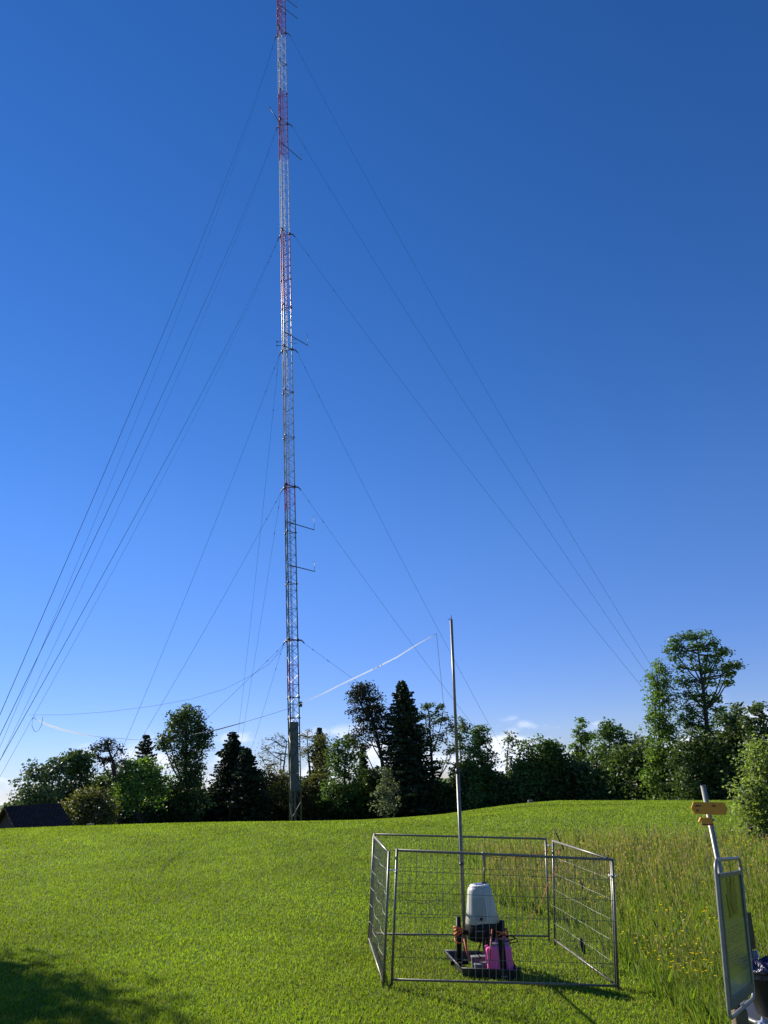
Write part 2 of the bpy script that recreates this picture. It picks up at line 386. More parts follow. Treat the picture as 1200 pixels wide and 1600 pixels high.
# ------------------------------------------------------------------ trees
LM = {
 'dark': leafmat('leaf_dark', (0.082, 0.125, 0.038), 0.25), 'mid': leafmat('leaf_mid', (0.088, 0.158, 0.038), 0.32),
 'light': leafmat('leaf_light', (0.14, 0.225, 0.048), 0.4), 'olive': leafmat('leaf_olive', (0.115, 0.12, 0.04), 0.35),
 'silver': leafmat('leaf_silver', (0.13, 0.16, 0.10), 0.35), 'blue': leafmat('leaf_bluegreen', (0.085, 0.13, 0.07), 0.28),
 'needle': leafmat('needle_dark', (0.034, 0.055, 0.024), 0.12), 'pine': leafmat('needle_pine', (0.036, 0.046, 0.024), 0.12),
 'grey': leafmat('leaf_greyish', (0.15, 0.15, 0.11), 0.35), 'shrub': leafmat('leaf_shrub', (0.20, 0.26, 0.085), 0.5),
}
def leafquads(P, size, flat=0.5):
    n = len(P); a = RG.normal(size=(n, 3)); a[:, 2] *= flat; a /= np.linalg.norm(a, axis=1)[:, None]
    b = RG.normal(size=(n, 3)); b -= (b*a).sum(1)[:, None]*a; b /= np.linalg.norm(b, axis=1)[:, None]
    s = size*(0.6+0.8*RG.random((n, 1)))
    V = np.stack([P-a*s*0.55, P+b*s*0.32, P+a*s*0.55, P-b*s*0.32], 1)
    return V.reshape(-1, 3)
def mpp(x, y, Y): return (at(x+1, y, Y)-at(x, y, Y)).length
def broadleaf(label, Y, base, blobs, leaf, dens=1.0, cl=1.0, lsize=0.30, trunk=None, tr=0.22, name='broadleaf_tree', bark='bark', depth=0.85, limbs=True, perclump=30, XG=1.22):
    """blobs: crown masses (px, py, rx, ry); trunk: list of (px,py) from the ground up"""
    mp_ = mpp(base[0], base[1], Y)
    foot = at(base[0], base[1], Y); gzz = gz(foot.x, Y)-0.1; root = Vector((foot.x, Y, gzz))
    t = thing(name, root, label, 'tree')
    mb = MB()
    tp = [root]+[at(px, py, Y) for px, py in (trunk or [])]
    if not trunk:
        top = min(blobs, key=lambda b: b[1]); tt = at(top[0], top[1]+top[3]*0.2, Y)
        tp = [root, root.lerp(tt, 0.35)+Vector((random.uniform(-.3, .3), 0, 0)), root.lerp(tt, 0.7)+Vector((random.uniform(-.3, .3), random.uniform(-.4, .4), 0)), tt]
    tp = [p for p in tp]
    rad = [tr*(1-0.85*i/(len(tp)-1)) for i in range(len(tp))]
    mb.tube(tp, rad, 7)
    pts = []; tints = []
    for b in blobs:
        px, py, rx, ry = b[:4]; rx *= XG; ry *= XG; c = at(px, py, Y) + Vector((0, random.uniform(-.25, .25)*rx*mp_, 0))
        ax, az = rx*mp_, ry*mp_; ay = ax*depth
        # limb to the blob
        if limbs:
            k = min(range(len(tp)), key=lambda i: abs(tp[i].z-(c.z-az-0.9*ax)) if tp[i].z < c.z else 1e9)
            seg = random.uniform(0.2, 0.9); s0 = tp[k].lerp(tp[min(k+1, len(tp)-1)], seg) if k < len(tp)-1 else tp[k]
            if s0.z > c.z: s0 = tp[max(k-1, 0)]
            mid = s0.lerp(c, 0.5)+Vector((0, 0, -0.08*(c-s0).length)); r0 = max(0.05, tr*0.32)
            mb.tube([s0, mid, c], [r0, r0*0.7, r0*0.4], 5, cap=False)
        vol = ax*az
        nc = max(6, int(vol*9.5*dens))
        d = RG.normal(size=(nc, 3)); d /= np.linalg.norm(d, axis=1)[:, None]
        rr = (0.25+0.78*RG.random(nc)**0.6)[:, None]
        cc = np.array(c)+d*rr*np.array([ax, ay, az])
        if limbs:
            for q in cc[:: max(1, nc//10)]:
                q = Vector(q); m2 = c.lerp(q, 0.5)+Vector((0, 0, 0.1*(q-c).length)); mb.tube([c, m2, q], [0.055, 0.04, 0.02], 4, cap=False)
        per = int(perclump*cl)
        g = np.clip(RG.normal(size=(nc, per, 3)), -1.7, 1.7)*np.array([0.50, 0.50, 0.32])*(0.7+0.6*RG.random((nc, 1, 1)))*min(1.0, 0.55+ax*0.15)
        P = (cc[:, None, :]+g).reshape(-1, 3); P = P[P[:, 2] > gzz+0.1]
        pts.append(P)
        tints.append(np.repeat(0.7+0.6*RG.random(nc), per)[:len(P)])
    P = np.concatenate(pts); ti = np.concatenate(tints)*(0.75+0.5*RG.random(len(P)))
    T = np.stack([ti*(0.9+0.25*RG.random(len(P))), ti, ti*(0.8+0.4*RG.random(len(P)))], 1)
    mb.build('trunk', M[bark], t)
    npmesh('crown', leafquads(P, lsize), 4, LM[leaf], t, T)
    return t
def conifer(label, Y, base, top, hw, leaf='needle', droop=0.25, dens=1.0, start=0.05, prof=0.85, name='spruce_tree', lsize=0.36, gap=0.34, upsweep=0.0, shift=0.5):
    mp_ = mpp(base[0], base[1], Y)
    foot = at(base[0], base[1], Y); gzz = gz(foot.x, Y)-0.1; root = Vector((foot.x, Y, gzz)); tip = at(top[0], top[1], Y)
    H = tip.z-gzz; W = hw*mp_
    t = thing(name, root, label, 'tree'); mb = MB(); mb.tube([root, root.lerp(tip, .5), tip], [0.02*H, 0.011*H, 0.02], 7)
    pts = []; tn = []; z = start*H
    while z < H*0.99:
        f = z/H; L0 = W*((1-f)**prof)*(0.9+0.1*math.sin(z*2.1))+0.12
        nb = max(5, int((6+5*(1-f))*dens)); a0 = random.random()*6.28
        for k in range(nb):
            a = a0+6.283*k/nb+random.uniform(-.25, .25); L = L0*random.uniform(0.6, 1.25)
            d = Vector((math.cos(a), math.sin(a), 0)); o = root.lerp(tip, f)
            sag = droop*L*(1.0-f*0.9); end = o+d*L+Vector((0, 0, -sag+upsweep*L)); midp = o+d*L*0.55+Vector((0, 0, -sag*0.65+upsweep*L*0.3))
            if L > 0.5: mb.tube([o, midp, end], [0.04, 0.028, 0.012], 3, cap=False)
            n = max(7, int(L*17*dens)); u = RG.random(n)**0.7
            side = np.array(d.cross(Vector((0, 0, 1))))
            p = np.array(o)[None]*(1-u)[:, None]+np.array(end)[None]*u[:, None]
            p[:, 2] += -0.1*np.sin(u*3.14)*L*0.6 - 0.14*RG.random(n)
            p += side[None]*(RG.normal(size=n)*0.16*L*(1.05-u)+0.02)[:, None]
            pts.append(p); tn.append(np.full(n, random.uniform(.65, 1.35)))
        z += gap*random.uniform(.75, 1.25)*(0.6+0.55*(1-f))
    P = np.concatenate(pts); ti = np.concatenate(tn)*(0.7+0.6*RG.random(len(P)))
    mb.build('trunk', M['bark'], t)
    npmesh('crown', leafquads(P, lsize, 0.7), 4, LM[leaf], t, np.stack([ti, ti, ti*0.95], 1))
    return t

B = broadleaf
B('blue green tree rising behind the dark tiled roof', 88, (70, 1290), [(72, 1222, 34, 28), (50, 1243, 22, 14), (62, 1203, 17, 14), (88, 1200, 15, 14), (38, 1248, 12, 9), (80, 1250, 30, 22)], 'blue', 0.9)
B('dense round dark green tree right of the blue green one behind the roof', 90, (115, 1290), [(113, 1197, 24, 22), (128, 1192, 16, 18), (115, 1225, 32, 26), (120, 1255, 32, 24), (105, 1185, 10, 8), (126, 1180, 8, 9)], 'dark', 1.2)
B('crooked pine with bare leaning trunk and flat dark clumps', 92, (187, 1280), [(160, 1163, 12, 6), (150, 1170, 9, 6), (172, 1168, 8, 6), (185, 1170, 8, 6), (153, 1182, 9, 7), (160, 1192, 9, 6), (192, 1189, 9, 5), (197, 1193, 6, 4), (172, 1186, 7, 4), (168, 1158, 5, 3)], 'pine', 1.5, trunk=[(180, 1225), (178, 1195), (172, 1178), (168, 1160)], tr=0.34, name='pine_tree', bark='barkred', lsize=0.22)
B('small blue green tree in the gap behind the crooked pine', 98, (180, 1285), [(182, 1212, 15, 14), (170, 1225, 17, 15), (190, 1228, 15, 16), (175, 1250, 26, 22)], 'blue', 0.8)
B('low spreading olive green tree in front of the others at the roof', 76, (135, 1296), [(112, 1262, 20, 16), (132, 1252, 20, 16), (155, 1252, 22, 18), (140, 1268, 36, 20), (168, 1268, 16, 15), (98, 1272, 14, 10)], 'olive', 1.5, lsize=0.26)
conifer('open dark fir with spread branches behind the light green maple', 106, (228, 1290), (228, 1146), 34, 'needle', droop=-0.2, dens=1.1, gap=0.5, start=0.3, prof=0.55, name='fir_tree', upsweep=0.15)
B('light green maple at the left of the tall dark oak', 90, (222, 1290), [(212, 1200, 17, 13), (232, 1205, 17, 15), (198, 1216, 16, 15), (225, 1220, 26, 18), (250, 1222, 16, 14), (215, 1243, 34, 22), (190, 1250, 16, 18)], 'light', 1.1, name='maple_tree')
B('tall dark oak with ragged crown left of the spruces', 104, (295, 1290), [(288, 1117, 20, 12), (276, 1124, 16, 12), (303, 1122, 18, 12), (290, 1138, 30, 14), (316, 1140, 15, 12), (262, 1150, 12, 9), (285, 1158, 28, 14), (322, 1158, 12, 9), (304, 1168, 22, 14), (290, 1188, 24, 18), (308, 1205, 16, 16), (295, 1222, 24, 20), (280, 1250, 26, 22), (308, 1255, 22, 18), (255, 1165, 12, 10)], 'dark', 1.15, tr=0.45, name='oak_tree')
conifer('spruce with open drooping branches left of the dense yew', 114, (358, 1292), (364, 1141), 58, 'needle', droop=0.28, dens=1.3, gap=0.36, prof=0.7)
conifer('dense almost black yew beside the drooping spruce', 111, (388, 1292), (385, 1167), 46, 'needle', droop=0.12, dens=1.35, prof=0.6, name='yew_tree', lsize=0.36)
B('bare greyish tree with fine twigs left of the mast', 120, (438, 1290), [(432, 1160, 16, 12), (448, 1158, 14, 12), (418, 1172, 14, 12), (438, 1178, 20, 12), (410, 1188, 14, 10), (428, 1195, 20, 12)], 'grey', 0.45, cl=0.6, tr=0.3, lsize=0.2)
B('olive brown shrubby tree at the left foot of the mast', 112, (418, 1292), [(410, 1212, 18, 13), (430, 1218, 18, 13), (415, 1235, 28, 18), (440, 1245, 22, 18), (405, 1258, 20, 20)], 'olive', 1.0)
B('spreading olive tree with bare limbs right of the mast', 120, (492, 1290), [(480, 1152, 16, 10), (498, 1160, 18, 13), (512, 1172, 15, 14), (482, 1172, 16, 12), (502, 1190, 18, 12), (516, 1195, 11, 11)], 'olive', 0.65, cl=0.8, tr=0.35, lsize=0.24)
conifer('dark conifer tip peeking over the olive tree right of the mast', 128, (500, 1290), (499, 1136), 30, 'needle', droop=0.1, dens=1.2, prof=0.6)
B('low olive green tree at the right foot of the mast', 112, (485, 1292), [(478, 1228, 16, 13), (498, 1222, 18, 14), (482, 1250, 28, 20), (508, 1250, 20, 20)], 'olive', 1.1)
B('fresh green tree between the mast and the tall pine', 108, (537, 1292), [(540, 1160, 13, 10), (528, 1170, 12, 11), (545, 1180, 18, 14), (528, 1195, 18, 15), (540, 1215, 24, 18), (525, 1240, 24, 20), (552, 1245, 22, 20), (553, 1160, 7, 6)], 'mid', 1.1)
B('tall leaning pine with domed dark crown left of the big spruce', 105, (606, 1285), [(566, 1074, 15, 7), (556, 1082, 12, 6), (575, 1082, 16, 7), (560, 1094, 16, 6), (582, 1094, 15, 8), (590, 1106, 14, 7), (560, 1108, 14, 6), (575, 1112, 18, 7), (597, 1120, 10, 8), (568, 1124, 16, 6), (586, 1130, 18, 7), (572, 1140, 16, 6), (600, 1140, 12, 8), (560, 1150, 10, 5), (585, 1152, 14, 6), (606, 1158, 10, 6), (567, 1166, 11, 5), (604, 1176, 9, 6)], 'pine', 1.7, trunk=[(603, 1235), (597, 1190), (587, 1140), (572, 1095), (566, 1076)], tr=0.36, name='pine_tree', lsize=0.26, bark='bark', perclump=30)
conifer('narrow dark spruce under the leaning pine', 112, (570, 1292), (566, 1158), 26, 'needle', dens=0.9)
conifer('tallest pointed spruce in the middle of the treeline', 103, (643, 1290), (628, 1062), 66, 'needle', droop=0.22, dens=1.35, prof=0.66, gap=0.36)
B('small silvery green tree in front of the tallest spruce', 97, (605, 1288), [(600, 1213, 9, 10), (610, 1226, 12, 11), (598, 1240, 13, 12), (612, 1250, 14, 12), (600, 1262, 14, 10)], 'silver', 0.9, tr=0.12, lsize=0.25)
B('airy tree with visible trunk right of the tallest spruce', 104, (680, 1290), [(668, 1103, 8, 9), (684, 1110, 8, 8), (664, 1120, 12, 9), (692, 1122, 9, 8), (678, 1132, 14, 8), (706, 1138, 10, 8), (662, 1142, 12, 10), (690, 1150, 14, 8), (716, 1152, 8, 8), (675, 1166, 12, 8), (702, 1172, 13, 9), (688, 1196, 12, 8), (712, 1208, 12, 9), (672, 1222, 10, 12), (700, 1240, 14, 10), (690, 1265, 24, 14)], 'blue', 0.75, trunk=[(677, 1230), (674, 1180), (671, 1130), (669, 1105)], tr=0.3)
B('thin dark tree just right of the metal pole', 106, (726, 1290), [(722, 1128, 7, 9), (730, 1140, 9, 8), (718, 1160, 10, 9), (732, 1168, 11, 9), (728, 1195, 10, 10), (735, 1230, 14, 14), (728, 1262, 18, 14)], 'dark', 0.85, tr=0.18)
B('green poplar right of the metal pole', 98, (755, 1285), [(752, 1138, 9, 9), (745, 1150, 12, 12), (758, 1162, 13, 12), (745, 1175, 15, 12), (760, 1190, 16, 14), (748, 1205, 15, 14), (765, 1222, 20, 18), (752, 1250, 24, 20)], 'mid', 1.2)
B('pale thin tree left of the rounded green clump', 108, (797, 1280), [(795, 1153, 9, 9), (802, 1166, 10, 10), (792, 1180, 10, 9), (803, 1198, 11, 10), (792, 1222, 14, 14), (798, 1250, 20, 18)], 'silver', 0.7)
B('rounded green tree clump beside the pale thin tree', 96, (842, 1275), [(826, 1168, 13, 11), (848, 1162, 12, 9), (860, 1172, 14, 12), (835, 1188, 24, 16), (866, 1195, 20, 16), (842, 1215, 30, 20), (872, 1228, 24, 20), (838, 1245, 34, 20)], 'mid', 1.25)
B('pointed light green poplar above the middle of the right treeline', 100, (910, 1275), [(910, 1133, 7, 9), (903, 1146, 9, 9), (914, 1156, 11, 10), (903, 1170, 14, 12), (915, 1188, 14, 13), (900, 1210, 16, 16), (915, 1240, 22, 20)], 'light', 1.2, name='poplar_tree')
B('broad domed green tree left of the small sapling', 95, (960, 1272), [(955, 1136, 16, 9), (942, 1148, 16, 12), (970, 1150, 17, 12), (952, 1168, 24, 14), (982, 1172, 15, 14), (940, 1185, 18, 16), (968, 1195, 26, 18), (990, 1205, 14, 18), (955, 1225, 30, 20), (980, 1245, 26, 20)], 'mid', 1.2)
B('small fresh green sapling left of the tall birch', 92, (1005, 1268), [(1003, 1190, 7, 8), (1010, 1202, 9, 9), (1000, 1215, 10, 10), (1008, 1238, 14, 16)], 'light', 1.1, tr=0.12)
B('tall light green birch at the left of the highest maple', 85, (1040, 1268), [(1026, 1042, 6, 10), (1034, 1050, 7, 9), (1022, 1062, 9, 10), (1036, 1070, 10, 12), (1022, 1085, 11, 12), (1038, 1096, 12, 12), (1024, 1112, 12, 13), (1042, 1124, 13, 13), (1026, 1142, 14, 14), (1044, 1156, 14, 14), (1028, 1174, 16, 14), (1046, 1192, 16, 16), (1030, 1210, 18, 16), (1045, 1235, 24, 20)], 'light', 1.3, tr=0.24, name='birch_tree', lsize=0.24, XG=1.6)
B('highest maple with airy crown and a limb reaching right', 83, (1114, 1268), [(1052, 1003, 7, 6), (1066, 997, 8, 5), (1082, 992, 9, 5), (1100, 993, 9, 5), (1114, 1003, 7, 6), (1048, 1014, 7, 5), (1066, 1012, 10, 6), (1088, 1008, 10, 6), (1106, 1014, 9, 6), (1126, 1015, 8, 6), (1132, 1019, 6, 4), (1060, 1027, 9, 6), (1078, 1028, 10, 7), (1100, 1030, 10, 6), (1120, 1030, 7, 5), (1070, 1044, 10, 7), (1092, 1046, 10, 7), (1112, 1048, 8, 6), (1131, 1043, 7, 3), (1142, 1041, 6, 3), (1152, 1041, 5, 3), (1139, 1052, 5, 4), (1137, 1066, 3, 3), (1064, 1062, 9, 8), (1085, 1065, 11, 8), (1106, 1068, 11, 7), (1072, 1085, 11, 9), (1096, 1088, 12, 9), (1114, 1090, 8, 8), (1082, 1108, 13, 10), (1104, 1112, 11, 9), (1120, 1108, 8, 6), (1075, 1130, 14, 12), (1100, 1138, 14, 12)], 'mid', 1.15, trunk=[(1110, 1210), (1106, 1150), (1102, 1110), (1098, 1070), (1092, 1030), (1088, 998)], tr=0.36, name='maple_tree', lsize=0.26, XG=1.5)
B('broad dark tree under the highest maple', 80, (1105, 1268), [(1085, 1160, 20, 16), (1070, 1185, 22, 20), (1110, 1175, 24, 20), (1080, 1215, 30, 24), (1120, 1215, 26, 24), (1095, 1245, 40, 22)], 'dark', 1.35)
B('dark bushy tree between the highest maple and the right edge', 78, (1150, 1268), [(1135, 1122, 14, 12), (1150, 1115, 12, 12), (1142, 1140, 20, 16), (1162, 1142, 16, 18), (1138, 1170, 22, 20), (1160, 1185, 22, 24), (1145, 1220, 26, 26), (1160, 1245, 26, 20)], 'dark', 1.35)
B('dark tree reaching the right edge of the treeline', 76, (1192, 1268), [(1178, 1112, 10, 10), (1192, 1110, 8, 10), (1172, 1130, 14, 14), (1195, 1135, 16, 16), (1185, 1165, 22, 24), (1200, 1210, 26, 30), (1180, 1240, 22, 26)], 'dark', 1.25)
B('dark tree beyond the edge right of the treeline', 74, (1260, 1268), [(1240, 1130, 30, 30), (1270, 1160, 40, 40), (1250, 1215, 50, 40)], 'dark', 1.0)
B('pale green leafy shrub at the right edge of the meadow', 31, (1205, 1330), [(1190, 1165, 14, 18), (1182, 1195, 18, 20), (1200, 1205, 26, 30), (1176, 1232, 20, 20), (1196, 1245, 28, 26), (1165, 1258, 14, 14), (1186, 1280, 26, 24), (1212, 1290, 30, 34), (1172, 1295, 12, 14), (1230, 1240, 30, 50)], 'shrub', 10, cl=1.0, tr=0.12, lsize=0.11, name='leafy_shrub', perclump=34, XG=1.05)
# the tree outside the left edge whose shade lies over the lower left corner
B('broad leafy tree outside the left edge shading the lawn corner', 23.5, (-330, 1330), [(-290, 955, 70, 36), (-350, 985, 100, 45), (-430, 950, 120, 80), (-340, 880, 120, 60), (-500, 1030, 120, 60), (-400, 1040, 90, 40)], 'mid', 3.0, tr=0.35, lsize=0.2, XG=1.12)

def undergrowth():
    P = []; T = []
    xs = np.arange(-220, 1420, 3.0)
    for px in xs:
        Yc = np.interp(px, [-200, 60, 200, 330, 440, 620, 760, 900, 1050, 1250], [92, 92, 98, 117, 117, 108, 100, 97, 86, 78])
        for r in range(3):
            Y = Yc+RG.uniform(-2, 4); c = at(float(px), 1270.0, float(Y)); h = 3.6+1.1*math.sin(px*0.045)+0.9*math.sin(px*0.13+r)+RG.uniform(0, 1.6)-2.6*math.exp(-((px-325)/9)**2)-1.8*math.exp(-((px-705)/22)**2)-1.2*math.exp(-((px-780)/12)**2)
            h = max(0.8, h) * (0.35 if px < 20 else (0.6 if px < 60 else 1)); g = gz(c.x, Y); n = 260
            p = np.stack([c.x+RG.normal(size=n)*0.5, Y+RG.normal(size=n)*0.7, g+h*RG.random(n)**0.8], 1); P.append(p); T.append(np.full(n, RG.uniform(.5, 1.3)))
    P = np.concatenate(P); ti = np.concatenate(T)*(0.6+0.8*RG.random(len(P)))
    o = npmesh('undergrowth', leafquads(P, 0.36), 4, LM['dark'], None, np.stack([ti, ti, ti], 1), loc=(0, 0, 0))
    tag(o, 'dark mass of bushes along the foot of the treeline', 'undergrowth', kind='stuff')
undergrowth()

# ------------------------------------------------------------------ house at the left edge
def house():
    A = at(6, 1263, 63); Bq = A + Vector((3.0, 3.2, 0)); d = (Bq-A).normalized(); p = Vector((d.y, -d.x, 0)); w = 3.4; dr = 2.2
    if p.y > 0: p = -p
    base = gz(A.x, 63)-1.0
    t = thing('brick_house', Vector((A.x, A.y, base)), 'low dark house with brown tiled roof behind the meadow crest', 'house')
    e0 = A+d*0.4; e1 = Bq-d*0.4; wl = w-0.5; zt = A.z-dr*(wl/w)-0.08
    mb = MB()
    pts = [e0+p*wl, e0-p*wl]; prof0 = [Vector((q.x, q.y, base)) for q in pts]
    poly = [prof0[0], Vector((*(e0+p*wl).xy, zt)), Vector((e0.x, e0.y, A.z-0.12)), Vector((*(e0-p*wl).xy, zt)), prof0[1]]
    mb.prism(poly, (e1-e0)); mb.build('wall', M['render'], t)
    for s, nm in ((1, 'roof'), (-1, 'roof')):
        E0 = A+p*s*w-Vector((0, 0, dr)); E1 = Bq+p*s*w-Vector((0, 0, dr)); nrm = Vector((0, 0, 0.14))
        m2 = MB(); m2.prism([A, Bq, E1, E0], nrm); o = m2.build('roof', M['roof'], t)
        uv = o.data.uv_layers.new(name='uv'); L = Vector(t.location)
        for li, l in enumerate(o.data.loops):
            v = o.data.vertices[l.vertex_index].co+L
            uv.data[li].uv = ((v-A).dot(d), (A.z-v.z)*math.hypot(w, dr)/dr)
    wn = MB(); c = e0+p*(-0.6)-d*0.02; c.z = A.z-2.2; X = p
    ang = math.atan2(p.y, p.x); Mz = Matrix.Rotation(ang, 3, 'Z')
    wn.box(c, (1.1, 0.06, 1.1), Mz); f = wn.build('window', M['whitep'], t)
    wg = MB(); wg.box(c-d*0.035, (0.9, 0.02, 0.9), Mz); wg.build('pane', mat('window_glass', (0.03, 0.04, 0.05), 0.08), f)
house()

# ------------------------------------------------------------------ lattice mast
MX, MY = -11.13, 85.0
MG = gz(MX, MY); MBASE = MG-0.3
LA = [R_(18), R_(-102), R_(138)]; MR = 0.72; MTOP = 128.0
def leg(k, z, r=MR): return Vector((MX+r*math.cos(LA[k]), MY+r*math.sin(LA[k]), z))
ZL = {}                              # z (world) of the six guy levels
for i, y in enumerate([1000, 760, 545, 364, 192, 50]):
    ZL[i] = at(460-22*(1287-y)/1287, y, MY).z
def mast():
    t = thing('lattice_mast', Vector((MX, MY, MBASE)), 'very tall slim red and white lattice mast held by wires', 'mast')
    for k in range(3):
        mb = MB(); mb.tube([leg(k, MBASE), leg(k, MTOP)], 0.066, 8); mb.build('leg', M['mast'], t)
    # bracing faces
    for k in range(3):
        a, b = k, (k+1) % 3; mb = MB(); z = MG+0.2; s = 0
        while z < MTOP-1:
            st = 1.9 if z < 3.0 else 1.05
            p, q = (a, b) if s % 2 == 0 else (b, a)
            r = 0.040 if z < 6 else 0.026
            mb.tube([leg(p, z), leg(q, z+st)], r, 4, cap=False)
            z += st; s += 1
            if s % 2 == 0: mb.tube([leg(a, z), leg(b, z)], 0.022, 4, cap=False)
        mb.build('lattice_bracing', M['mast'], t)
    # ladder inside the left face, cable run inside the right face
    mb = MB(); c0 = Vector((MX, MY, 0)).lerp(leg(1, 0).lerp(leg(2, 0), 0.5), 0.75); c0.z = 0
    dv = (leg(2, 0)-leg(1, 0)).normalized()
    for s in (-.2, .2): mb.tube([c0+dv*s+Vector((0, 0, MG)), c0+dv*s+Vector((0, 0, MTOP-.5))], 0.022, 4)
    z = MG+.3
    while z < MTOP-1: mb.tube([c0-dv*.2+Vector((0, 0, z)), c0+dv*.2+Vector((0, 0, z))], 0.014, 4, cap=False); z += 0.42
    mb.build('ladder', M['mast'], t)
    mb = MB(); c1 = Vector((MX, MY, 0)).lerp(leg(0, 0).lerp(leg(1, 0), 0.5), 0.35); c1.z = 0
    d1 = (leg(1, 0)-leg(0, 0)).normalized()
    for s in (-.12, -.04, .05, .12): mb.tube([c1+d1*s+Vector((0, 0, MG)), c1+d1*s+Vector((0, 0, MTOP-.5))], 0.018, 5)
    mb.build('cable_run', M['mast'], t)
    # flanges
    ys = [1122, 1090, 912, 832, 683, 612, 480, 435, 145, 100, 20]
    for y in ys:
        z = at(460-22*(1287-y)/1287, y, MY).z; mb = MB()
        for k in range(3): mb.tube([leg(k, z-0.09), leg(k, z+0.09)], 0.13, 8)
        for k in range(3): mb.tube([leg(k, z), leg((k+1) % 3, z)], 0.035, 4)
        mb.build('flange', M['darksteel'], t)
    for i in ZL:
        mb = MB(); z = ZL[i]
        for k in range(3):
            mb.tube([leg(k, z-.14), leg(k, z+.14)], 0.15, 8); mb.tube([leg(k, z), leg((k+1) % 3, z)], 0.05, 4)
            mb.tube([leg(k, z), leg(k, z-.05, MR+.45), leg(k, z-.4, MR+.75)], [.10, .08, .06], 6)
        mb.build('guy_bracket', M['darksteel'], t)
    # grey sheet casing near the foot
    zt = at(460, 1128, MY).z; zb = at(460, 1236, MY).z
    for k in range(3):
        a, b = leg(k, 0, MR-.12), leg((k+1) % 3, 0, MR-.12); mb = MB(); H = (zt-zb)/4; nrm = ((a+b)/2-Vector((MX, MY, 0))).normalized(); nrm.z = 0
        for i in range(4):
            z0 = zb+i*H; A, B_ = a.lerp(b, .03), a.lerp(b, .97)
            mb.prism([Vector((*A.xy, z0+.006)), Vector((*B_.xy, z0+.006)), Vector((*B_.xy, z0+H-.006)), Vector((*A.xy, z0+H-.006))], nrm*0.02)
        mb.build('cover_sheet', M['panel'], t)
    # concrete foot
    mb = MB(); mb.lathe((MX, MY, MBASE-.4), [(1.1, 0), (1.1, .55), (1.0, .6)], 20); mb.build('foundation', mat('concrete', (.14, .135, .12), .9, 0, .2, 4), t)
    # side arms with whips
    arms = [((452, 815), (491, 828), 20, 1), ((455, 882), (492, 893), 14, 1), ((446, 518), (481, 540), 20, 1), ((441, 222), (471, 250), 12, 1), ((451, 195), (421, 166), 0, 0), ((446, 6), (465, 29), 0, 0), ((447, -12), (464, 12), 12, 1)]
    for (a, b, wh, has) in arms:
        pa = leg(1, at(a[0], a[1], MY-MR).z)
        # arms reach towards the camera as well as sideways
        pb0 = at(b[0], b[1], MY-MR-2.2) if b[0] > a[0] else at(b[0], b[1], MY+2)
        # keep arms level: choose the distance where the arm end has the height of its root
        best = min(np.linspace(MY-9, MY+9, 200), key=lambda Y: abs(at(b[0], b[1], Y).z-pa.z)); pb = at(b[0], b[1], best)
        mb = MB(); mb.tube([pa, pb], [.06, .05], 6); mb.tube([pa-(pb-pa).normalized()*.2+Vector((0, 0, -.25)), pa.lerp(pb, .35)], .025, 4)
        ar = mb.build('antenna_arm', M['darksteel'], t)
        if has:
            m2 = MB(); hgt = wh*MY/1200*1.2; m2.tube([pb, pb+Vector((0, 0, hgt))], .028, 6); m2.tube([pb+Vector((0, 0, hgt)), pb+Vector((-.12, 0, hgt+.05))], .03, 5)
            m2.build('whip_antenna', M['galv'], ar)
    # small box by the antenna wire and two little sensors
    p = leg(0, at(470, 1100, MY).z, MR+.2); mb = MB(); mb.box(p, (.28, .25, .55)); mb.build('junction_box', M['darksteel'], t)
    for y in (530, 536):
        p = leg(2, at(440, y, MY).z, MR+.1); mb = MB(); mb.tube([p, p+Vector((-.6, 0, 0))], .03, 5); mb.box(p+Vector((-.65, 0, 0)), (.14, .14, .14)); mb.build('sensor_arm', M['darksteel'], t); mb = MB()
        q = leg(0, at(440, y, MY).z, MR); mb.tube([q, q+Vector((.7, 0, 0))], .03, 5); mb.build('sensor_arm', M['darksteel'], t)
mast()

# ------------------------------------------------------------------ guy wires
def catenary(a, b, sag, n=28):
    a = Vector(a); b = Vector(b); return [a.lerp(b, i/n)-Vector((0, 0, 4*sag*(i/n)*(1-i/n))) for i in range(n+1)]
wires = {}
def wire(key, a, b, sag, r, label):
    pts = catenary(a, b, sag); mb = MB(); mb.tube(pts, r, 5); wires[key] = pts
    o = tag(mb.build('guy_wire', M['cable'], None), label, 'wire', 'guy wires holding the mast')
    for i in (1, 3):
        q = pts[i]; d = (pts[i+1]-pts[i]).normalized(); k = MB().tube([q, q+d*.3], .035, 6).build('insulator', M['cable'], None); k.parent = o
    return pts
inner = 24.3; ang = {'r': R_(-2), 'b': R_(118), 'c': R_(238)}
def anchor(an, r):
    x, y = MX+r*math.cos(an), MY+r*math.sin(an); return Vector((x, y, gz(x, y)+0.4))
AN = {'r': anchor(ang['r'], inner), 'b': anchor(ang['b'], inner), 'c': anchor(ang['c'], inner+.5)}
legof = {'r': 0, 'b': 2, 'c': 1}
nm = {'r': 'to the anchor on the right', 'b': 'to the rear anchor near the spruces', 'c': 'to the anchor on the left meadow'}
lv = ['lowest', 'second lowest', 'third lowest']
for i in range(3):
    for k in 'rbc':
        a = leg(2 if k == 'c' else legof[k], ZL[i]-.4, MR+.75)
        wire(k+str(i), a, AN[k], [0.25, 0.5, 1.0][i], 0.013, 'guy wire from the %s mast bracket %s' % (lv[i], nm[k]))
AR = at(1142, 1228, 88); AR.z = gz(AR.x, AR.y)+.4
def solve_anchor(px, py):
    best = min(np.linspace(15, 70, 400), key=lambda Y: abs(at(px, py, Y).z-gz(at(px, py, Y).x, Y)-.4)); return at(px, py, best)
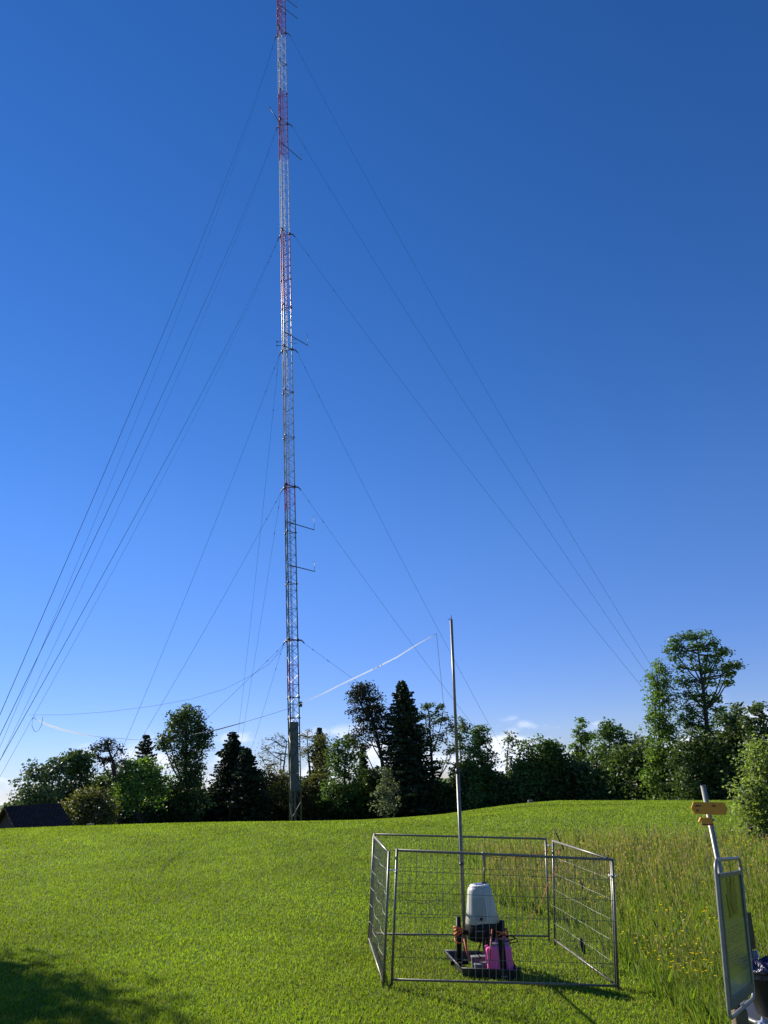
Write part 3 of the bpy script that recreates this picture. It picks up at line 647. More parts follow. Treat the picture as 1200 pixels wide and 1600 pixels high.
AC1 = solve_anchor(-140, 1438); AC2 = solve_anchor(-82, 1360)
lv2 = ['fourth', 'fifth', 'highest']
for i in range(3, 6):
    wire('r%d' % i, leg(0, ZL[i]-.4, MR+.75), AR, [1.6, 2.4, 3.2][i-3], 0.014, 'guy wire from the %s mast bracket to the far right trees' % lv2[i-3])
    wire('n%d' % i, leg(2, ZL[i]-.4, MR+.75), AC1, [1.0, 1.6, 2.2][i-3], 0.009, 'thicker guy wire from the %s mast bracket past the left edge' % lv2[i-3])
    wire('f%d' % i, leg(2, ZL[i]-.4, MR+.6), AC2, [1.6, 2.3, 3.0][i-3], 0.006, 'fainter guy wire from the %s mast bracket past the left edge' % lv2[i-3])
for k, p in (('right', AN['r']), ('rear', AN['b']), ('left', AN['c']), ('far right', AR), ('near left', AC1), ('outer left', AC2)):
    mb = MB(); mb.box(p-Vector((0, 0, .42)), (.5, .5, .8)); tag(mb.build('anchor_block', bpy.data.materials['concrete'], None, .04), 'concrete guy anchor block %s of the mast' % k, 'anchor', 'concrete guy anchors')

def nearest(key, px, py):
    best = None
    for i in range(28):
        for f in np.linspace(0, 1, 12):
            q = wires[key][i].lerp(wires[key][i+1], f); c = np.array(q)@F
            x = 600+FP*(np.array(q)@RT)/c; y = 800-FP*(np.array(q)@UP)/c; d = (x-px)**2+(y-py)**2
            if best is None or d < best[0]: best = (d, q)
    return best[1]
def antenna_wire():
    L = nearest('f3', 46, 1118); Rr = nearest('r2', 682, 990)
    t = thing('wire_antenna', Vector((L.x, L.y, L.z)), 'sagging horizontal wire aerial slung across in front of the mast', 'aerial')
    pix = [(57, 1124), (75, 1133), (100, 1141), (130, 1148), (160, 1152), (215, 1156), (260, 1153), (300, 1148), (340, 1140), (380, 1129), (420, 1117), (455, 1106), (500, 1086), (540, 1066), (580, 1047), (620, 1027), (650, 1008), (682, 990)]
    pts = [at(x, y, L.y+(Rr.y-L.y)*(x-46)/(682-46)) for x, y in pix]
    mb = MB(); mb.tube(pts, [0.004+0.014*i/17 for i in range(18)], 6); mb.build('aerial_wire', M['cable'], t)
    # sun glint on the bare wire, modelled as white ribbons towards both ends
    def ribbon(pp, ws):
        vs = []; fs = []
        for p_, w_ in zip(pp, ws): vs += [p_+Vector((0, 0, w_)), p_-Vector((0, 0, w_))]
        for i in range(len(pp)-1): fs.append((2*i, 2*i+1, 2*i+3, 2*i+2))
        MB().add(vs, fs).build('glint_ribbon', M['glint'], t)
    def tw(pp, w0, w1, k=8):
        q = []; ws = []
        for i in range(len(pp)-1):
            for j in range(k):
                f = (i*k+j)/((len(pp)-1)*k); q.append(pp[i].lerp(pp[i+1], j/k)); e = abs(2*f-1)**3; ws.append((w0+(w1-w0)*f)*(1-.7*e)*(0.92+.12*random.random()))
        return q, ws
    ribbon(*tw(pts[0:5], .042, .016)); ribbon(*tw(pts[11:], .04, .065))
    s = MB(); s.tube(pts[7:10], [.03, .04, .03], 6); s.build('wire_thickening', mat('pale_brown_wire', (.3, .25, .2), .5), t)  # thicker, pale brown stretch of the wire left of the mast
    mb = MB(); mb.tube([L, pts[0]+Vector((-.05, 0, .1))], .012, 5); lp = [(57, 1124), (51, 1122), (50, 1135), (54, 1143), (60, 1142), (65, 1133), (67, 1118)]
    mb.tube([at(x, y, L.y) for x, y in lp], .009, 6); mb.build('feed_loop', M['darksteel'], t)
    # support wire from the left end up to the mast
    e = leg(1, ZL[0]-.3, MR+.2); u = [(46, 1117), (100, 1117), (170, 1112), (240, 1103), (300, 1092), (350, 1077), (390, 1057), (420, 1038)]
    sp = [at(x, y, L.y+(e.y-L.y)*(x-46)/(445-46)) for x, y in u]+[e]
    mb = MB(); mb.tube(sp, [.004+.012*i/8 for i in range(9)], 5); mb.build('support_wire', M['cable'], t)
    # down lead at the right end
    dl = [(682, 990), (684, 1010), (688, 1050), (692, 1090), (697, 1130), (700, 1180)]
    mb = MB(); mb.tube([at(x, y, Rr.y) for x, y in dl], .02, 5); mb.build('down_lead', M['red'], t)
antenna_wire()

# ------------------------------------------------------------------ fence panels
UPV = Vector((0.105, 0.0, 0.9945)).normalized()
FH = 1.88
def fence_panel(a, b, label, darkmesh=False, wavy=0.0):
    a = Vector(a); b = Vector(b); t = thing('fence_panel', (a+b)/2, label, 'fence panel', 'mobile fence panels round the device')
    d = (b-a).normalized(); W = (b-a).length; u = (UPV-d*UPV.dot(d)).normalized()
    for p in (a, b): MB().tube([p-u*0.05, p+u*FH], 0.021, 10).build('post', M['galv'], t)
    MB().tube([a+u*(FH-.02), b+u*(FH-.02)], 0.020, 10).build('top_rail', M['galv'], t)
    MB().tube([a+u*0.08, b+u*0.08], 0.017, 10).build('bottom_rail', M['galv'], t)
    mb = MB(); n = int(W/0.105); nor = d.cross(u)
    for i in range(1, n): p = a+d*(W*i/n); mb.tube([p+u*.08, p+u*(FH-.03)], 0.0030, 4, cap=False)
    for j in range(1, 6):
        h = .08+(FH-.1)*j/6; m_ = 14
        mb.tube([a+d*(W*i/m_)+u*h+nor*(wavy*math.sin(i*1.1+j)) for i in range(m_+1)], 0.0036, 4, cap=False)
    mb.build('wire_mesh', M['galvwire'], t)
    return t
def gp(x, y): return Vector((x, y, gz(x, y)))
def fit(px_b, Y): p = at(px_b[0], px_b[1], Y); return p
FL = fit((612, 1540), 13.16); FR = fit((966, 1550), 13.62); LN = fit((599, 1545), 13.12); LF = fit((576, 1474), 16.3)
BL = fit((580, 1466), 16.75); BR = fit((858, 1470), 17.2); RF = fit((867, 1476), 16.9); RN = fit((963, 1548), 13.72)
fence_panel(FL, FR, 'front metal fence panel nearest the camera')
fence_panel(LN, LF, 'left metal fence panel seen almost edge on', wavy=0.02)
fence_panel(BL, BR, 'rear metal fence panel behind the grey barrel device')
fence_panel(RF, RN, 'right metal fence panel with sunlit pale rails', wavy=0.01)
def clamp(p, label):
    t = MB(); t.tube([p+Vector((-.07, -.03, 0)), p+Vector((0, -.05, .02)), p+Vector((.08, -.01, .01)), p+Vector((.06, .05, -.02)), p+Vector((-.05, .03, .02))], .010, 6)
    return tag(t.build('rope_tie', M['rope'], None), label, 'rope', 'ties joining the fence corners')
clamp((LN+FL)/2+UPV*1.58, 'pale rope tie at the front left fence corner')
clamp((RN+FR)/2+UPV*1.62, 'pale rope tie at the front right fence corner')
clamp((RF+BR)/2+UPV*1.75, 'pale rope tie at the rear right fence corner')
# black cloth scraps on the right panel, stick at the back corner
for f, h, s, lb in ((0.52, 1.28, .05, 'small black tag caught high on the right fence panel'), (0.50, .30, .09, 'black scrap hanging low on the right fence panel')):
    p = RF.lerp(RN, f)+UPV*h; mb = MB(); mb.tube([p+Vector((0, 0, s*1.3)), p+Vector((.02, .01, 0)), p+Vector((.03, 0, -s*1.5))], [s*.25, s*.5, s*.2], 6)
    tag(mb.build('cloth_scrap', M['black'], None), lb, 'scrap')
p = RF+UPV*1.75+Vector((.12, 0, 0)); mb = MB(); mb.tube([p+Vector((-.06, 0, .33)), p+Vector((.08, -.1, -.05))], .012, 6)
tag(mb.build('antenna_stick', M['black'], None), 'short black rod tied to the rear right fence corner', 'rod')
def rope(name, pts, m, r, label, cat='rope'):
    mb = MB(); mb.tube(pts, r, 6); return tag(mb.build(name, M[m], None), label, cat)

# ------------------------------------------------------------------ metal pole
PB = at(727, 1490, 15.55); PB.z = gz(PB.x, 15.55)-.05
PT = at(705, 968, 15.75)
t = thing('metal_pole', PB, 'tall thin grey metal pole rising behind the barrel device', 'pole')
k1 = PB.lerp(PT, .52)
MB().tube([PB, k1], 0.036, 12).build('lower_tube', M['galv'], t)
MB().tube([k1-(PT-PB).normalized()*.1, PT], 0.029, 12).build('upper_tube', M['galv'], t)
MB().tube([k1-(PT-PB).normalized()*.06, k1+(PT-PB).normalized()*.03], .045, 12).build('clamp', M['darksteel'], t)
MB().tube([PB.lerp(PT, .25), PB.lerp(PT, .257)], .046, 12).build('clamp', M['darksteel'], t)
mb = MB(); mb.tube([PT, PT+(PT-PB).normalized()*.10], [.012, .008], 6); mb.tube([PT+Vector((0, 0, -.02)), PT+Vector((-.07, 0, .02))], .006, 5); mb.build('tip', M['darksteel'], t)

# ------------------------------------------------------------------ barrel device on its tray
def device():
    Yd = 14.75
    c = at(754, 1441, Yd); top = at(748.5, 1384, Yd); low = at(755, 1467, Yd)
    g = gz(c.x, Yd); cx, cy = c.x, Yd
    t = thing('weather_sensor', Vector((cx, cy, g)), 'grey barrel shaped instrument on three black legs inside the fence', 'instrument')
    H = top.z-c.z; lean = Matrix.Rotation(0.0, 3, 'Y')
    r0, r1 = 0.285, 0.195
    # hull: tapered, vertical left flank, slightly squarish
    n = 40; prof = [(0, r0), (0.02, r0+.006), (.35, r0-.03), (.7, r0-.062), (.9, r1+.012), (.97, r1-.012), (1.0, r1-.035)]
    mb = MB(); vs = []
    sh = -0.02
    def hull(h, r, j, grow=0.0):
        a = 2*math.pi*j/n; ca, sa = math.cos(a), math.sin(a); k = 1.0/((abs(ca)**2.6+abs(sa)**2.6)**(1/2.6))
        return Vector((cx+(r+grow)*ca*k+(top.x-c.x)*h, cy+(r+grow)*sa*k*.95, c.z+H*h))
    for h, r in prof:
        for j in range(n): vs.append(hull(h, r, j))
    m_ = len(prof); fs = [(i*n+j, i*n+(j+1) % n, (i+1)*n+(j+1) % n, (i+1)*n+j) for i in range(m_-1) for j in range(n)]
    mb.add(vs, fs, True); mb.f.append(tuple((m_-1)*n+j for j in range(n))); mb.sm.append(False); mb.f.append(tuple(range(n))[::-1]); mb.sm.append(False)
    hu = mb.build('housing', M['shell'], t)
    # lid
    mb = MB(); mb.lathe((top.x, cy, top.z-.005), [(r1-.03, 0), (r1-.02, .012), (r1-.03, .025), (r1-.09, .035)], 32); lid = mb.build('lid', M['whitep'], t)
    mb = MB(); mb.lathe((top.x-.01, cy-.02, top.z+.031), [(.095, 0), (.09, .008)], 24); mb.build('glass_dome', M['blue'], lid)
    # recessed panel on the front, follows the taper
    def front(u, h, off):            # u: metres to the right of the axis, h: 0..1
        hh = np.interp(h, [p_[0] for p_ in prof], [p_[1] for p_ in prof]); s = max(-.98, min(.98, u/(hh*1.0)))
        sa = (1-abs(s)**2.6)**(1/2.6); return Vector((cx+u+(top.x-c.x)*h, cy-hh*.95*sa-off, c.z+H*h))
    m2 = MB(); us = np.linspace(-.15, .04, 8); hs = np.linspace(.10, .72, 8); vs = []; fs = []
    for i, h in enumerate(hs):
        for j, u in enumerate(us):
            uu = u*(0.86 if i in (0, 7) else 1); vs.append(front(uu, h, .006))
    for i in range(7):
        for j in range(7): fs.append((i*8+j, i*8+j+1, (i+1)*8+j+1, (i+1)*8+j))
    m2.add(vs, fs, True); m2.build('recess_panel', M['shell2'], hu)
    m3 = MB(); m3.tube([front(.07, h, .008) for h in (.62, .5, .35, .2, .14)]+[front(.045, .11, .008)], .007, 6); m3.build('moulded_rib', M['whitep'], hu)
    q = front(-.045, .17, .0); mb = MB(); mb.tube([q+Vector((0, .02, 0)), q+Vector((0, -.03, 0))], .042, 16); po = mb.build('port', M['shell2'], hu)
    mb = MB(); mb.tube([q+Vector((.006, -.02, -.002)), q+Vector((.006, -.034, -.002))], .026, 16); mb.build('port_hole', M['black'], po)
    # dark skirt
    mb = MB(); mb.lathe((cx+.01, cy, low.z-.02), [(.20, 0), (.27, .03), (.295, .14), (.30, .26), (.285, c.z-low.z+.035)], 36, sx=1.04)
    sk = mb.build('skirt', M['black'], t)
    mb = MB(); q = Vector((cx-.08, cy-.315, low.z+.17)); mb.box(q, (.17, .012, .012)); mb.build('trim_strip', M['greybox'], sk)
    # legs
    L = [(at(716, 1432, cy-.12), at(718, 1508, cy-.12)), (at(784, 1438, cy-.22), at(788, 1520, cy-.22)), (Vector((cx+.05, cy+.42, low.z+.3)), Vector((cx+.05, cy+.45, g+.12)))]
    for a, b in L: b = Vector((b.x, b.y, max(b.z, gz(b.x, b.y)+.05))); MB().tube([a, b], .045, 10).build('leg', M['black'], t)
    mb = MB()
    for a, b in L:
        q = a.lerp(b, .32 if a.y < cy+.2 else .1); mb.tube([q, Vector((cx, cy, low.z+.1))], .04, 8)
    mb.build('leg_bracket', M['black'], t)
    # white pipe stub on the left side
    mb = MB(); a, b = L[0]
    mb = MB(); q = a.lerp(b, .95); mb.box(q, (.30, .05, .06)); mb.box(q, (.05, .30, .05)); mb.build('leg_foot', M['black'], t)
    # top sensor on stalk
    s0 = Vector((top.x+.09, cy, top.z+.03)); s1 = at(757, 1352, cy); s2 = at(755.5, 1338, cy)
    mb = MB(); mb.tube([s0, s0.lerp(s1, .5), s1], [.013, .012, .013], 8); mb.box(s0, (.09, .06, .05)); st = mb.build('stalk', M['darksteel'], t)
    mb = MB(); mb.lathe(s1-Vector((0, 0, .04)), [(.016, 0), (.018, .10), (.034, .13), (.036, .22), (.028, .25), (.01, .26)], 16); mb.build('sensor_head', M['alu'], st)
    # straps round the legs: separate pieces
    st = []
    for (a, b), w in ((L[0], .06), (L[1], .085)):
        mb = MB(); q = a.lerp(b, .34)
        for k in range(5 if w == .06 else 12):
            z = random.uniform(-.10, .06) if w == .06 else random.uniform(-.2, .1); r = w+random.uniform(0, .02)
            ring = [q+Vector((r*math.cos(v), r*math.sin(v), z+.05*math.sin(v+k))) for v in np.linspace(0, 6.1, 14)]
            mb.tube(ring, .014, 5)
        mb.tube([q+Vector((.05, -.06, -.05)), q+Vector((.09, -.08, -.25)), q+Vector((.16, -.06, -.42))], .012, 5)
        tag(mb.build('ratchet_strap', M['orange'], None), 'orange strap wrapped round the %s black leg of the barrel' % ('left' if w == .06 else 'right'), 'strap')
    return cx, cy, g, L
dcx, dcy, dg, DL = device()

def tray():
    g = dg
    a = at(695, 1487, 15.3); b = at(721, 1513, 14.0); c2 = at(813, 1517, 13.95)
    w = (c2-b); w.z = 0; Wd = w.length; ex = w.normalized(); ey = Vector((a.x-b.x, a.y-b.y, 0)); 
    d = a-b; d4 = c2+d
    base = [gz(q.x, q.y)-.02 for q in (b, c2)]
    t = thing('drip_tray', Vector(((b.x+c2.x)/2, (b.y+a.y)/2, g)), 'black plastic tray lying in the grass under the barrel', 'tray')
    zr = b.z
    def P(q, z, ins=0):
        cen = (b+c2+a+d4)/4; v = Vector((q.x-cen.x, q.y-cen.y, 0)); v *= (1-ins); return Vector((cen.x+v.x, cen.y+v.y, z))
    cs = [b, c2, d4, a]; zs = [b.z, c2.z, c2.z+.02, b.z+.02]
    top_o = [P(q, z) for q, z in zip(cs, zs)]; top_i = [P(q, z-.002, .05) for q, z in zip(cs, zs)]
    bot_o = [P(q, z-.20, .10) for q, z in zip(cs, zs)]; bot_i = [P(q, z-.16, .13) for q, z in zip(cs, zs)]
    mb = MB(); vs = top_o+top_i+bot_o+bot_i; fs = []
    for i in range(4):
        j = (i+1) % 4; fs += [(i, j, 4+j, 4+i), (4+i, 4+j, 12+j, 12+i), (8+i, 8+j, j, i)]
    fs += [(12, 13, 14, 15), (11, 10, 9, 8)]; mb.add(vs, fs); mb.build('basin', M['tray'], t, .012)
    mb = MB()
    for i in range(4): mb.tube([top_o[i], top_o[(i+1) % 4]], .014, 6)
    mb.build('rim', M['tray'], t)
    q = (b.lerp(c2, .72)); mb = MB(); mb.box(Vector((q.x, q.y-.004, q.z-.09)), (.10, .02, .03)); mb.build('tray_label', M['greybox'], t)
    return bot_i
TI = tray()
tz = sum(v.z for v in TI)/4
def canister():
    c = at(781, 1512, 14.3); t = thing('jerrycan', Vector((c.x, c.y, tz)), 'bright pink plastic canister standing in the tray', 'canister')
    h = .43; mb = MB(); mb.box(Vector((c.x, c.y, tz+h/2)), (.42, .30, h)); o = mb.build('body', M['pink'], t, .045)
    mb = MB(); mb.box(Vector((c.x+.02, c.y+.02, tz+h+.01)), (.30, .22, .07)); mb.build('shoulder', M['canwhite'], t, .02)
    mb = MB(); mb.tube([Vector((c.x-.13, c.y, tz+h-.01)), Vector((c.x-.13, c.y, tz+h+.07))], .035, 14); mb.build('cap', M['black'], t)
    mb = MB(); mb.tube([Vector((c.x-.04, c.y, tz+h)), Vector((c.x-.02, c.y, tz+h+.09)), Vector((c.x+.14, c.y, tz+h+.09)), Vector((c.x+.18, c.y, tz+h-.01))], .018, 8); mb.build('handle', M['pink'], t)
    mb = MB(); mb.box(Vector((c.x+.045, c.y-.155, tz+h/2+.05)), (.10, .012, h+.1)); mb.build('strap', M['black'], t)
canister()
def greybox(px, py, Y, size, label):
    c = at(px, py, Y); t = thing('battery_box', Vector((c.x, c.y, tz)), label, 'box', 'grey boxes in the tray')
    MB().box(Vector((c.x, c.y, tz+size[2]/2)), size).build('case', M['greybox'], t, .015)
    MB().box(Vector((c.x, c.y, tz+size[2]+.012)), (size[0]*1.03, size[1]*1.03, .022)).build('lid', M['card'], t, .006)
greybox(751, 1500, 14.35, (.22, .18, .15), 'smaller grey box in the tray left of the pink canister')
greybox(747, 1492, 14.7, (.24, .16, .19), 'darker grey box at the back of the tray')
# cables
q0 = Vector((dcx-.02, dcy-.1, dg+.62))
rope('power_cable', [q0, q0+Vector((-.05, -.15, -.15)), q0+Vector((-.13, -.2, -.35)), q0+Vector((-.05, -.22, -.42))], 'black', .011, 'black cable looping under the barrel down to the grey boxes', 'cable')
rope('brown_hose', [at(724, 1462, 14.5), at(728, 1480, 14.4), at(733, 1500, 14.2)], 'red', .018, 'dark red tube running from the left leg into the tray', 'hose')
rope('orange_cord', [at(759, 1466, 14.5), at(758, 1478, 14.4), at(756, 1490, 14.3)], 'orange', .012, 'short orange cord hanging from under the barrel', 'cord')
rope('wood_stake', [at(769, 1452, 14.2), at(766, 1485, 14.1), at(764, 1514, 14.0)], 'red', .014, 'thin brown stick leaning on the pink canister', 'stick')
a = RF+UPV*1.72; b = at(803, 1463, 14.4)
rope('guy_rope', [a+Vector((.1, 0, 0)), a+Vector((.12, -.1, -.28)), at(860, 1370, 16.4), at(845, 1412, 15.9), at(825, 1440, 15.1), b], 'orange', .005, 'orange rope slanting from the rear right fence corner to the barrel')
rope('slack_rope', catenary(PB.lerp(PT, .295), a, .17, 12), 'orange', .006, 'orange rope sagging from the pole to the rear right fence corner')
rope('thin_guy', catenary(PB.lerp(PT, .22), FL+UPV*1.2+Vector((.05, .1, 0)), .25, 10), 'darksteel', .004, 'thin dark cord from the pole to the front left fence corner')
mb = MB(); q = at(800, 1464, 14.3)
mb.tube([DL[1][0].lerp(DL[1][1], .32), q+Vector((0, 0, .02)), q+Vector((.05, 0, -.02))], .012, 6); mb.tube([q+Vector((.06, -.03, -.02)), q+Vector((-.12, -.03, -.06)), q+Vector((-.05, .05, -.1)), q+Vector((.1, .04, -.08)), q+Vector((.06, -.03, -.02))], .01, 6)
tag(mb.build('carabiner', M['black'], None), 'black bracket holding the orange rope beside the right leg', 'bracket')

# ------------------------------------------------------------------ hiking signpost
def signpost():
    Y = 8.6; top = at(1098.5, 1228, Y); x, z = top.x, top.z; g = gz(x, Y)
    t = thing('hiking_signpost', Vector((x, Y, g)), 'round metal post carrying yellow hiking arrows', 'signpost')
    foot = at(1122, 1345, Y); d = (top-foot).normalized(); k = (top.z-g+.1)/d.z
    MB().tube([top-d*k, top], .0265, 20).build('post', M['alu'], t)
    MB().tube([top, top+d*.006], .028, 20).build('post_cap', M['greybox'], t)
    def board(pix, Yb, thick, name='sign_board'):
        poly = [at(a_, b_, Yb) for a_, b_ in pix]; return MB().prism(poly, (0, thick, 0)).build(name, M['yellow'], t)
    b1 = board([(1080, 1263), (1083.5, 1253), (1112, 1253.5), (1112, 1272.5), (1086, 1272)], Y-.045, .012)
    b2 = board([(1110, 1253.2), (1132, 1254), (1137, 1263), (1135, 1273), (1110, 1273.2)], Y-.030, .012)
    def mark(px, py, w, h, Yb, parent, m='signtxt'):
        a = at(px, py, Yb); s = mpp(px, py, Yb)
        MB().box(a, (w*s, .003, h*s), Matrix.Rotation(R_(1.0), 3, 'Y')).build('lettering', M[m], parent)
    for dx in (0, 2.2, 4.4, 6.4): mark(1087.5+dx, 1259, 1.7, 2.4, Y-.048, b1)
    for dx in (0, 2.0): mark(1089+dx, 1266.5, 1.4, 3.0, Y-.048, b1)
    for dx in (0, 2.0, 4.0): mark(1113.5+dx, 1259.2, 1.5, 2.2, Y-.033, b2)
    b3 = board([(1096, 1278), (1111, 1277), (1115, 1286.5), (1096.5, 1286.8)], Y-.05, .01)
    pl = [at(a_, b_, Y-.05) for a_, b_ in [(1096.5, 1287), (1115, 1286.7), (1115.5, 1289.5), (1098, 1290)]]
    MB().prism(pl, (0, .012, 0)).build('red_edge', M['signred'], b3)
    pl = [at(a_, b_, Y-.06) for a_, b_ in [(1092, 1284), (1095, 1277), (1096.2, 1277.5), (1093.5, 1284.5)]]
    MB().prism(pl, (0, .03, 0)).build('arrow_tip', M['yellow'], b3)
    for zz in (1258, 1281):
        q = at(1100+(zz-1228)*.19, zz, Y); MB().tube([q-d*.008, q+d*.008], .036, 16).build('clamp', M['darksteel'], t)
signpost()

# ------------------------------------------------------------------ poster frame
def poster():
    YL, YR = 4.35, 4.92
    TL, BLc = at(1110.5, 1347, YL), at(1140, 1593, YL+.06); TR, BRc = at(1150.5, 1343, YR), at(1179, 1562, YR+.06)
    ex = (TR-TL).normalized(); W = ((TR-TL).length+(BRc-BLc).length)/2; ez = (TL-BLc).normalized(); ez = (ez-ex*ez.dot(ex)).normalized(); H = (TL-BLc).length
    nrm = ex.cross(ez); 
    if nrm.dot(TL) > 0: nrm = -nrm
    O = BLc; g = gz(O.x, O.y)
    def P(u, v, w=0): return O+ex*u+ez*v+nrm*w
    t = thing('poster_frame', Vector((P(W/2, 0).x, P(W/2, 0).y, g)), 'upright poster stand with rounded metal frame and green plant poster', 'poster stand')
    r = .05; pts = []
    for cu, cv, a0 in ((W-r, H-r, 0), (r, H-r, 90), (r, r, 180), (W-r, r, 270)):
        for k in range(5): a = R_(a0+k*22.5); pts.append(P(cu+r*math.cos(a), cv+r*math.sin(a)))
    pts.append(pts[0]); MB().tube(pts, .0095, 10).build('tube_frame', M['alu'], t)
    # inner snap frame
    i0, i1, j0, j1 = .035, W-.03, .035, H-.065; prof = .022
    mb = MB()
    for (u0, v0, u1, v1) in ((i0, j0, i0+prof, j1), (i1-prof, j0, i1, j1), (i0+prof, j1-prof, i1-prof, j1), (i0+prof, j0, i1-prof, j0+prof*2.2)):
        mb.prism([P(u0, v0, -.006), P(u1, v0, -.006), P(u1, v1, -.006), P(u0, v1, -.006)], nrm*.016)
    mb.build('clip_frame', mat('grey_profile', (.10, .11, .10), .45, .3), t, .002)
    u0, u1, v0, v1 = i0+prof, i1-prof, j0+prof*2.2, j1-prof
    m = bpy.data.materials.new('poster_print'); m.use_nodes = True; tt = m.node_tree; b = tt.nodes['Principled BSDF']
    co = N(tt, 'ShaderNodeTexCoord'); nz_ = N(tt, 'ShaderNodeTexNoise'); nz_.inputs['Scale'].default_value = 5; tt.links.new(co.outputs['UV'], nz_.inputs[0])
    crr = N(tt, 'ShaderNodeValToRGB'); e = crr.color_ramp.elements; e[0].position = .35; e[1].position = .7; e[0].color = (.12, .15, .03, 1); e[1].color = (.20, .21, .045, 1)
    tt.links.new(nz_.outputs[0], crr.inputs[0]); tt.links.new(crr.outputs[0], b.inputs['Base Color']); b.inputs['Roughness'].default_value = .16
    def sheet(a0, b0, a1, b1, w, m_, name, parent): return MB().prism([P(a0, b0, w), P(a1, b0, w), P(a1, b1, w), P(a0, b1, w)], nrm*.0015).build(name, m_, parent)
    ps = sheet(u0, v0, u1, v1, 0, m, 'poster', t)
    vm = v0+(v1-v0)*.60
    green = mat('poster_green', (.14, .19, .07), .16, 0, .12, 7); pale = mat('poster_pale', (.21, .26, .13), .16, 0, .1, 9); ink = mat('poster_ink', (.05, .075, .028), .2)
    dk = mat('poster_leaf', (.012, .040, .012), .16, 0, .3, 12)
    sheet(u0, v0+(v1-v0)*.14, u1, vm, .0018, green, 'text_field', ps); sheet(u0, v0, u1, v0+(v1-v0)*.14, .0018, pale, 'footer', ps)
    # plant picture: leaves fanned from a base
    mb = MB(); cu, cv = u0+(u1-u0)*.52, vm+.03
    for a, l, wd in ((88, .36, .035), (70, .26, .045), (112, .28, .045), (50, .17, .04), (135, .2, .045), (100, .2, .06), (80, .16, .07)):
        dx, dy = math.cos(R_(a)), math.sin(R_(a)); l = l*.75; wd = wd*2.6; dx *= 1.5
        c0 = (cu, cv); px_, py_ = -dy, dx
        pl = [(cu, cv), (cu+dx*l*.45+px_*wd*.5, cv+dy*l*.45+py_*wd*.5), (cu+dx*l, cv+dy*l), (cu+dx*l*.45-px_*wd*.5, cv+dy*l*.45-py_*wd*.5)]
        mb.prism([P(q[0], q[1], .0022+.0003*(a % 7)) for q in pl], nrm*.0004)
    mb.build('plant_picture', dk, ps)
    mb = MB(); v = vm-.03; k = 0
    while v > v0+(v1-v0)*.17:
        k += 1; e_ = .9 if k % 5 else .55
        mb.prism([P(u0+.03, v, .0036), P(u0+.03+(u1-u0-.06)*e_, v, .0036), P(u0+.03+(u1-u0-.06)*e_, v+.004, .0036), P(u0+.03, v+.004, .0036)], nrm*.0003); v -= .015 if k % 6 else .03
    mb.build('printed_lines', ink, ps)
    # small clips and legs
    mb = MB()
    for u, v in ((.012, .12), (.012, .55), (W-.012, .4)): MB().box(P(u, v, .0), (.012, .012, .03)).build('clip', M['alu'], t)
    q = P(W*.55, -.01, -.03); MB().box(Vector((q.x, q.y, (q.z+g)/2-.1)), (.07, .07, q.z-g+.2)).build('wooden_post', M['wood'], t, .006)
    q2 = P(W*.55, .0, -.02); MB().prism([P(W*.55-.03, -.02, -.05), P(W*.55+.03, -.02, -.05), P(W*.55+.03, .32, -.05), P(W*.55-.03, .32, -.05)], nrm*.028).build('bracket', M['wood'], t)
    return ex, ez, nrm
ex, ez, nrm = poster()

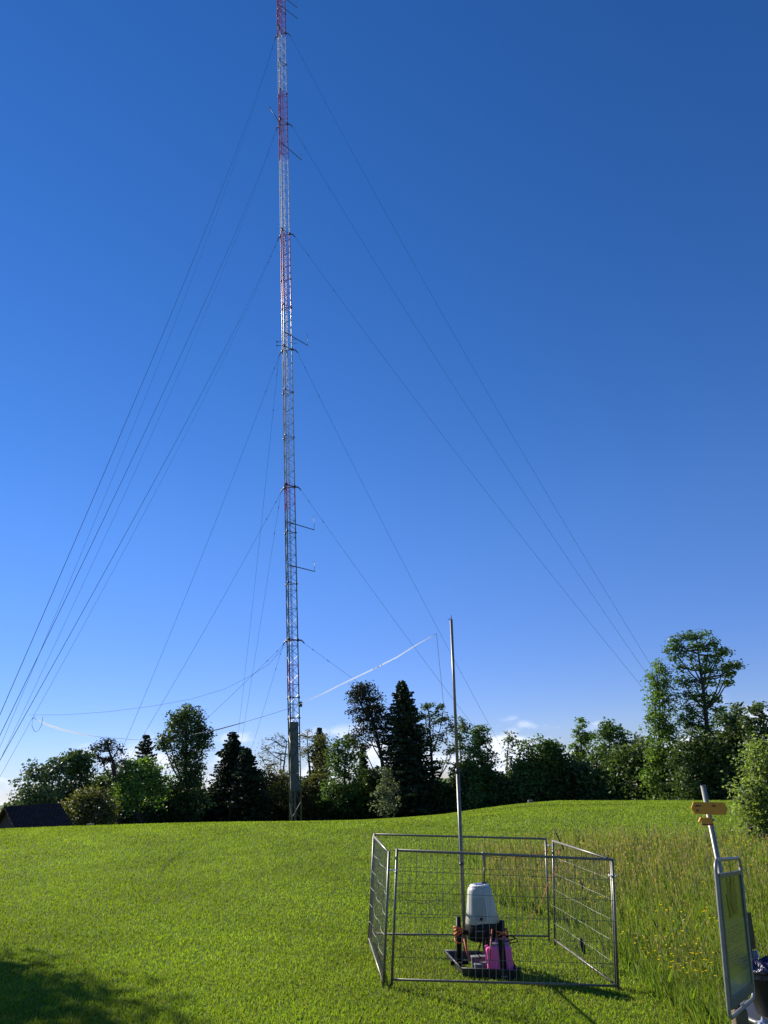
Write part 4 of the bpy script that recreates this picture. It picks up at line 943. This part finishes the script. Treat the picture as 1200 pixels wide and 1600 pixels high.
def table_side():
    Y = 5.5; c = at(1262, 1580, Y); g = gz(c.x, Y)
    t = thing('side_table', Vector((c.x, c.y, g)), 'dark round table with metal rim cut by the right edge', 'table')
    MB().lathe((c.x, c.y, c.z-.02), [(.37, 0), (.385, .004), (.385, .016), (.37, .02)], 48).build('tabletop', M['tray'], t)
    mb = MB(); pts = [Vector((c.x+.389*math.cos(a), c.y+.389*math.sin(a), c.z-.01)) for a in np.linspace(0, 2*math.pi, 49)]; mb.tube(pts, .010, 8); mb.build('rim', M['alu'], t)
    MB().tube([Vector((c.x, c.y, g-.05)), Vector((c.x, c.y, c.z-.02))], .03, 12).build('pedestal', M['darksteel'], t)
    tzz = c.z
    b = at(1216, 1572, Y-.0); b = Vector((b.x, Y, tzz)); hh = at(1172, 1512, Y).z-tzz
    o = thing('waste_bin', b, 'black round bin lined with a crumpled blue bag on the table', 'bin')
    MB().lathe(b, [(.13, 0), (.135, .02), (.165, hh-.02), (.175, hh-.015), (.175, hh), (.163, hh), (.15, hh-.06)], 32, cap=False).build('body', M['black'], o)
    MB().lathe(b, [(.128, .004), (.128, .008)], 32).build('floor', M['black'], o)
    n = 60; vs = []; rings = [(.160, hh-.05, 0), (.172, hh-.005, .004), (.178, hh+.006, .006), (.170, hh+.014, .009), (.150, hh+.004, .009), (.11, hh-.02, .02), (.0, hh-.06, 0)]
    for i, (r, z, a_) in enumerate(rings):
        for j in range(n):
            q = 2*math.pi*j/n; rr = r+a_*math.sin(q*13+i*1.3)*.6+a_*random.uniform(-.5, .5); vs.append(b+Vector((rr*math.cos(q), rr*math.sin(q), z+a_*math.sin(q*9+i)+a_*random.uniform(-.4, .4))))
    m_ = MB(); m_.add(vs, [(i*n+j, i*n+(j+1) % n, (i+1)*n+(j+1) % n, (i+1)*n+j) for i in range(len(rings)-1) for j in range(n)], True); m_.build('bag', M['bag'], o)
    # black upright board, behind the poster frame
    p0 = at(1159, 1426, 5.6); p1 = at(1171, 1426, 5.75); p2 = at(1179, 1483, 5.75); p3 = at(1165, 1485, 5.6)
    bz = thing('notice_board', Vector((p2.x, p2.y, tzz)), 'thin black board standing behind the poster frame', 'board')
    MB().prism([p3, p2, p1, p0], (.012, .004, 0)).build('board', M['black'], bz); q = (p2+p3)/2
    MB().tube([Vector((q.x+.02, q.y+.06, tzz)), q+Vector((.01, .01, .05))], .008, 8).build('stem', M['darksteel'], bz)
    q = at(1177, 1493, 5.7); cd = thing('card_holder', Vector((q.x, q.y, tzz)), 'small grey card holder with a white edge above the bin', 'card holder')
    MB().box(q, (.055, .01, .06), Matrix.Rotation(R_(8), 3, 'Y')).build('card', M['card'], cd)
    MB().box(q+Vector((.031, -.004, 0)), (.007, .016, .06), Matrix.Rotation(R_(-8), 3, 'Y')).build('white_edge', M['whitep'], cd)
    MB().tube([Vector((q.x, q.y+.02, tzz)), q+Vector((0, .01, -.02))], .006, 8).build('stem', M['darksteel'], cd)
    # clear plastic wrapper on the tabletop
    w = at(1186, 1568, 5.3); mb = MB(); P_ = []
    for i in range(7):
        for j in range(7): P_.append(Vector((w.x+(i-3)*.013, w.y+(j-3)*.012, tzz+.006+random.uniform(0, .05)*(1-abs(i-3)/4)*(1-abs(j-3)/4)*.8)))
    mb.add(P_, [(i*7+j, i*7+j+1, (i+1)*7+j+1, (i+1)*7+j) for i in range(6) for j in range(6)])
    tag(mb.build('plastic_wrapper', mat('wrapper', (.35, .38, .42), .12, .2), None), 'crumpled shiny wrapper on the table below the bin', 'wrapper')
table_side()
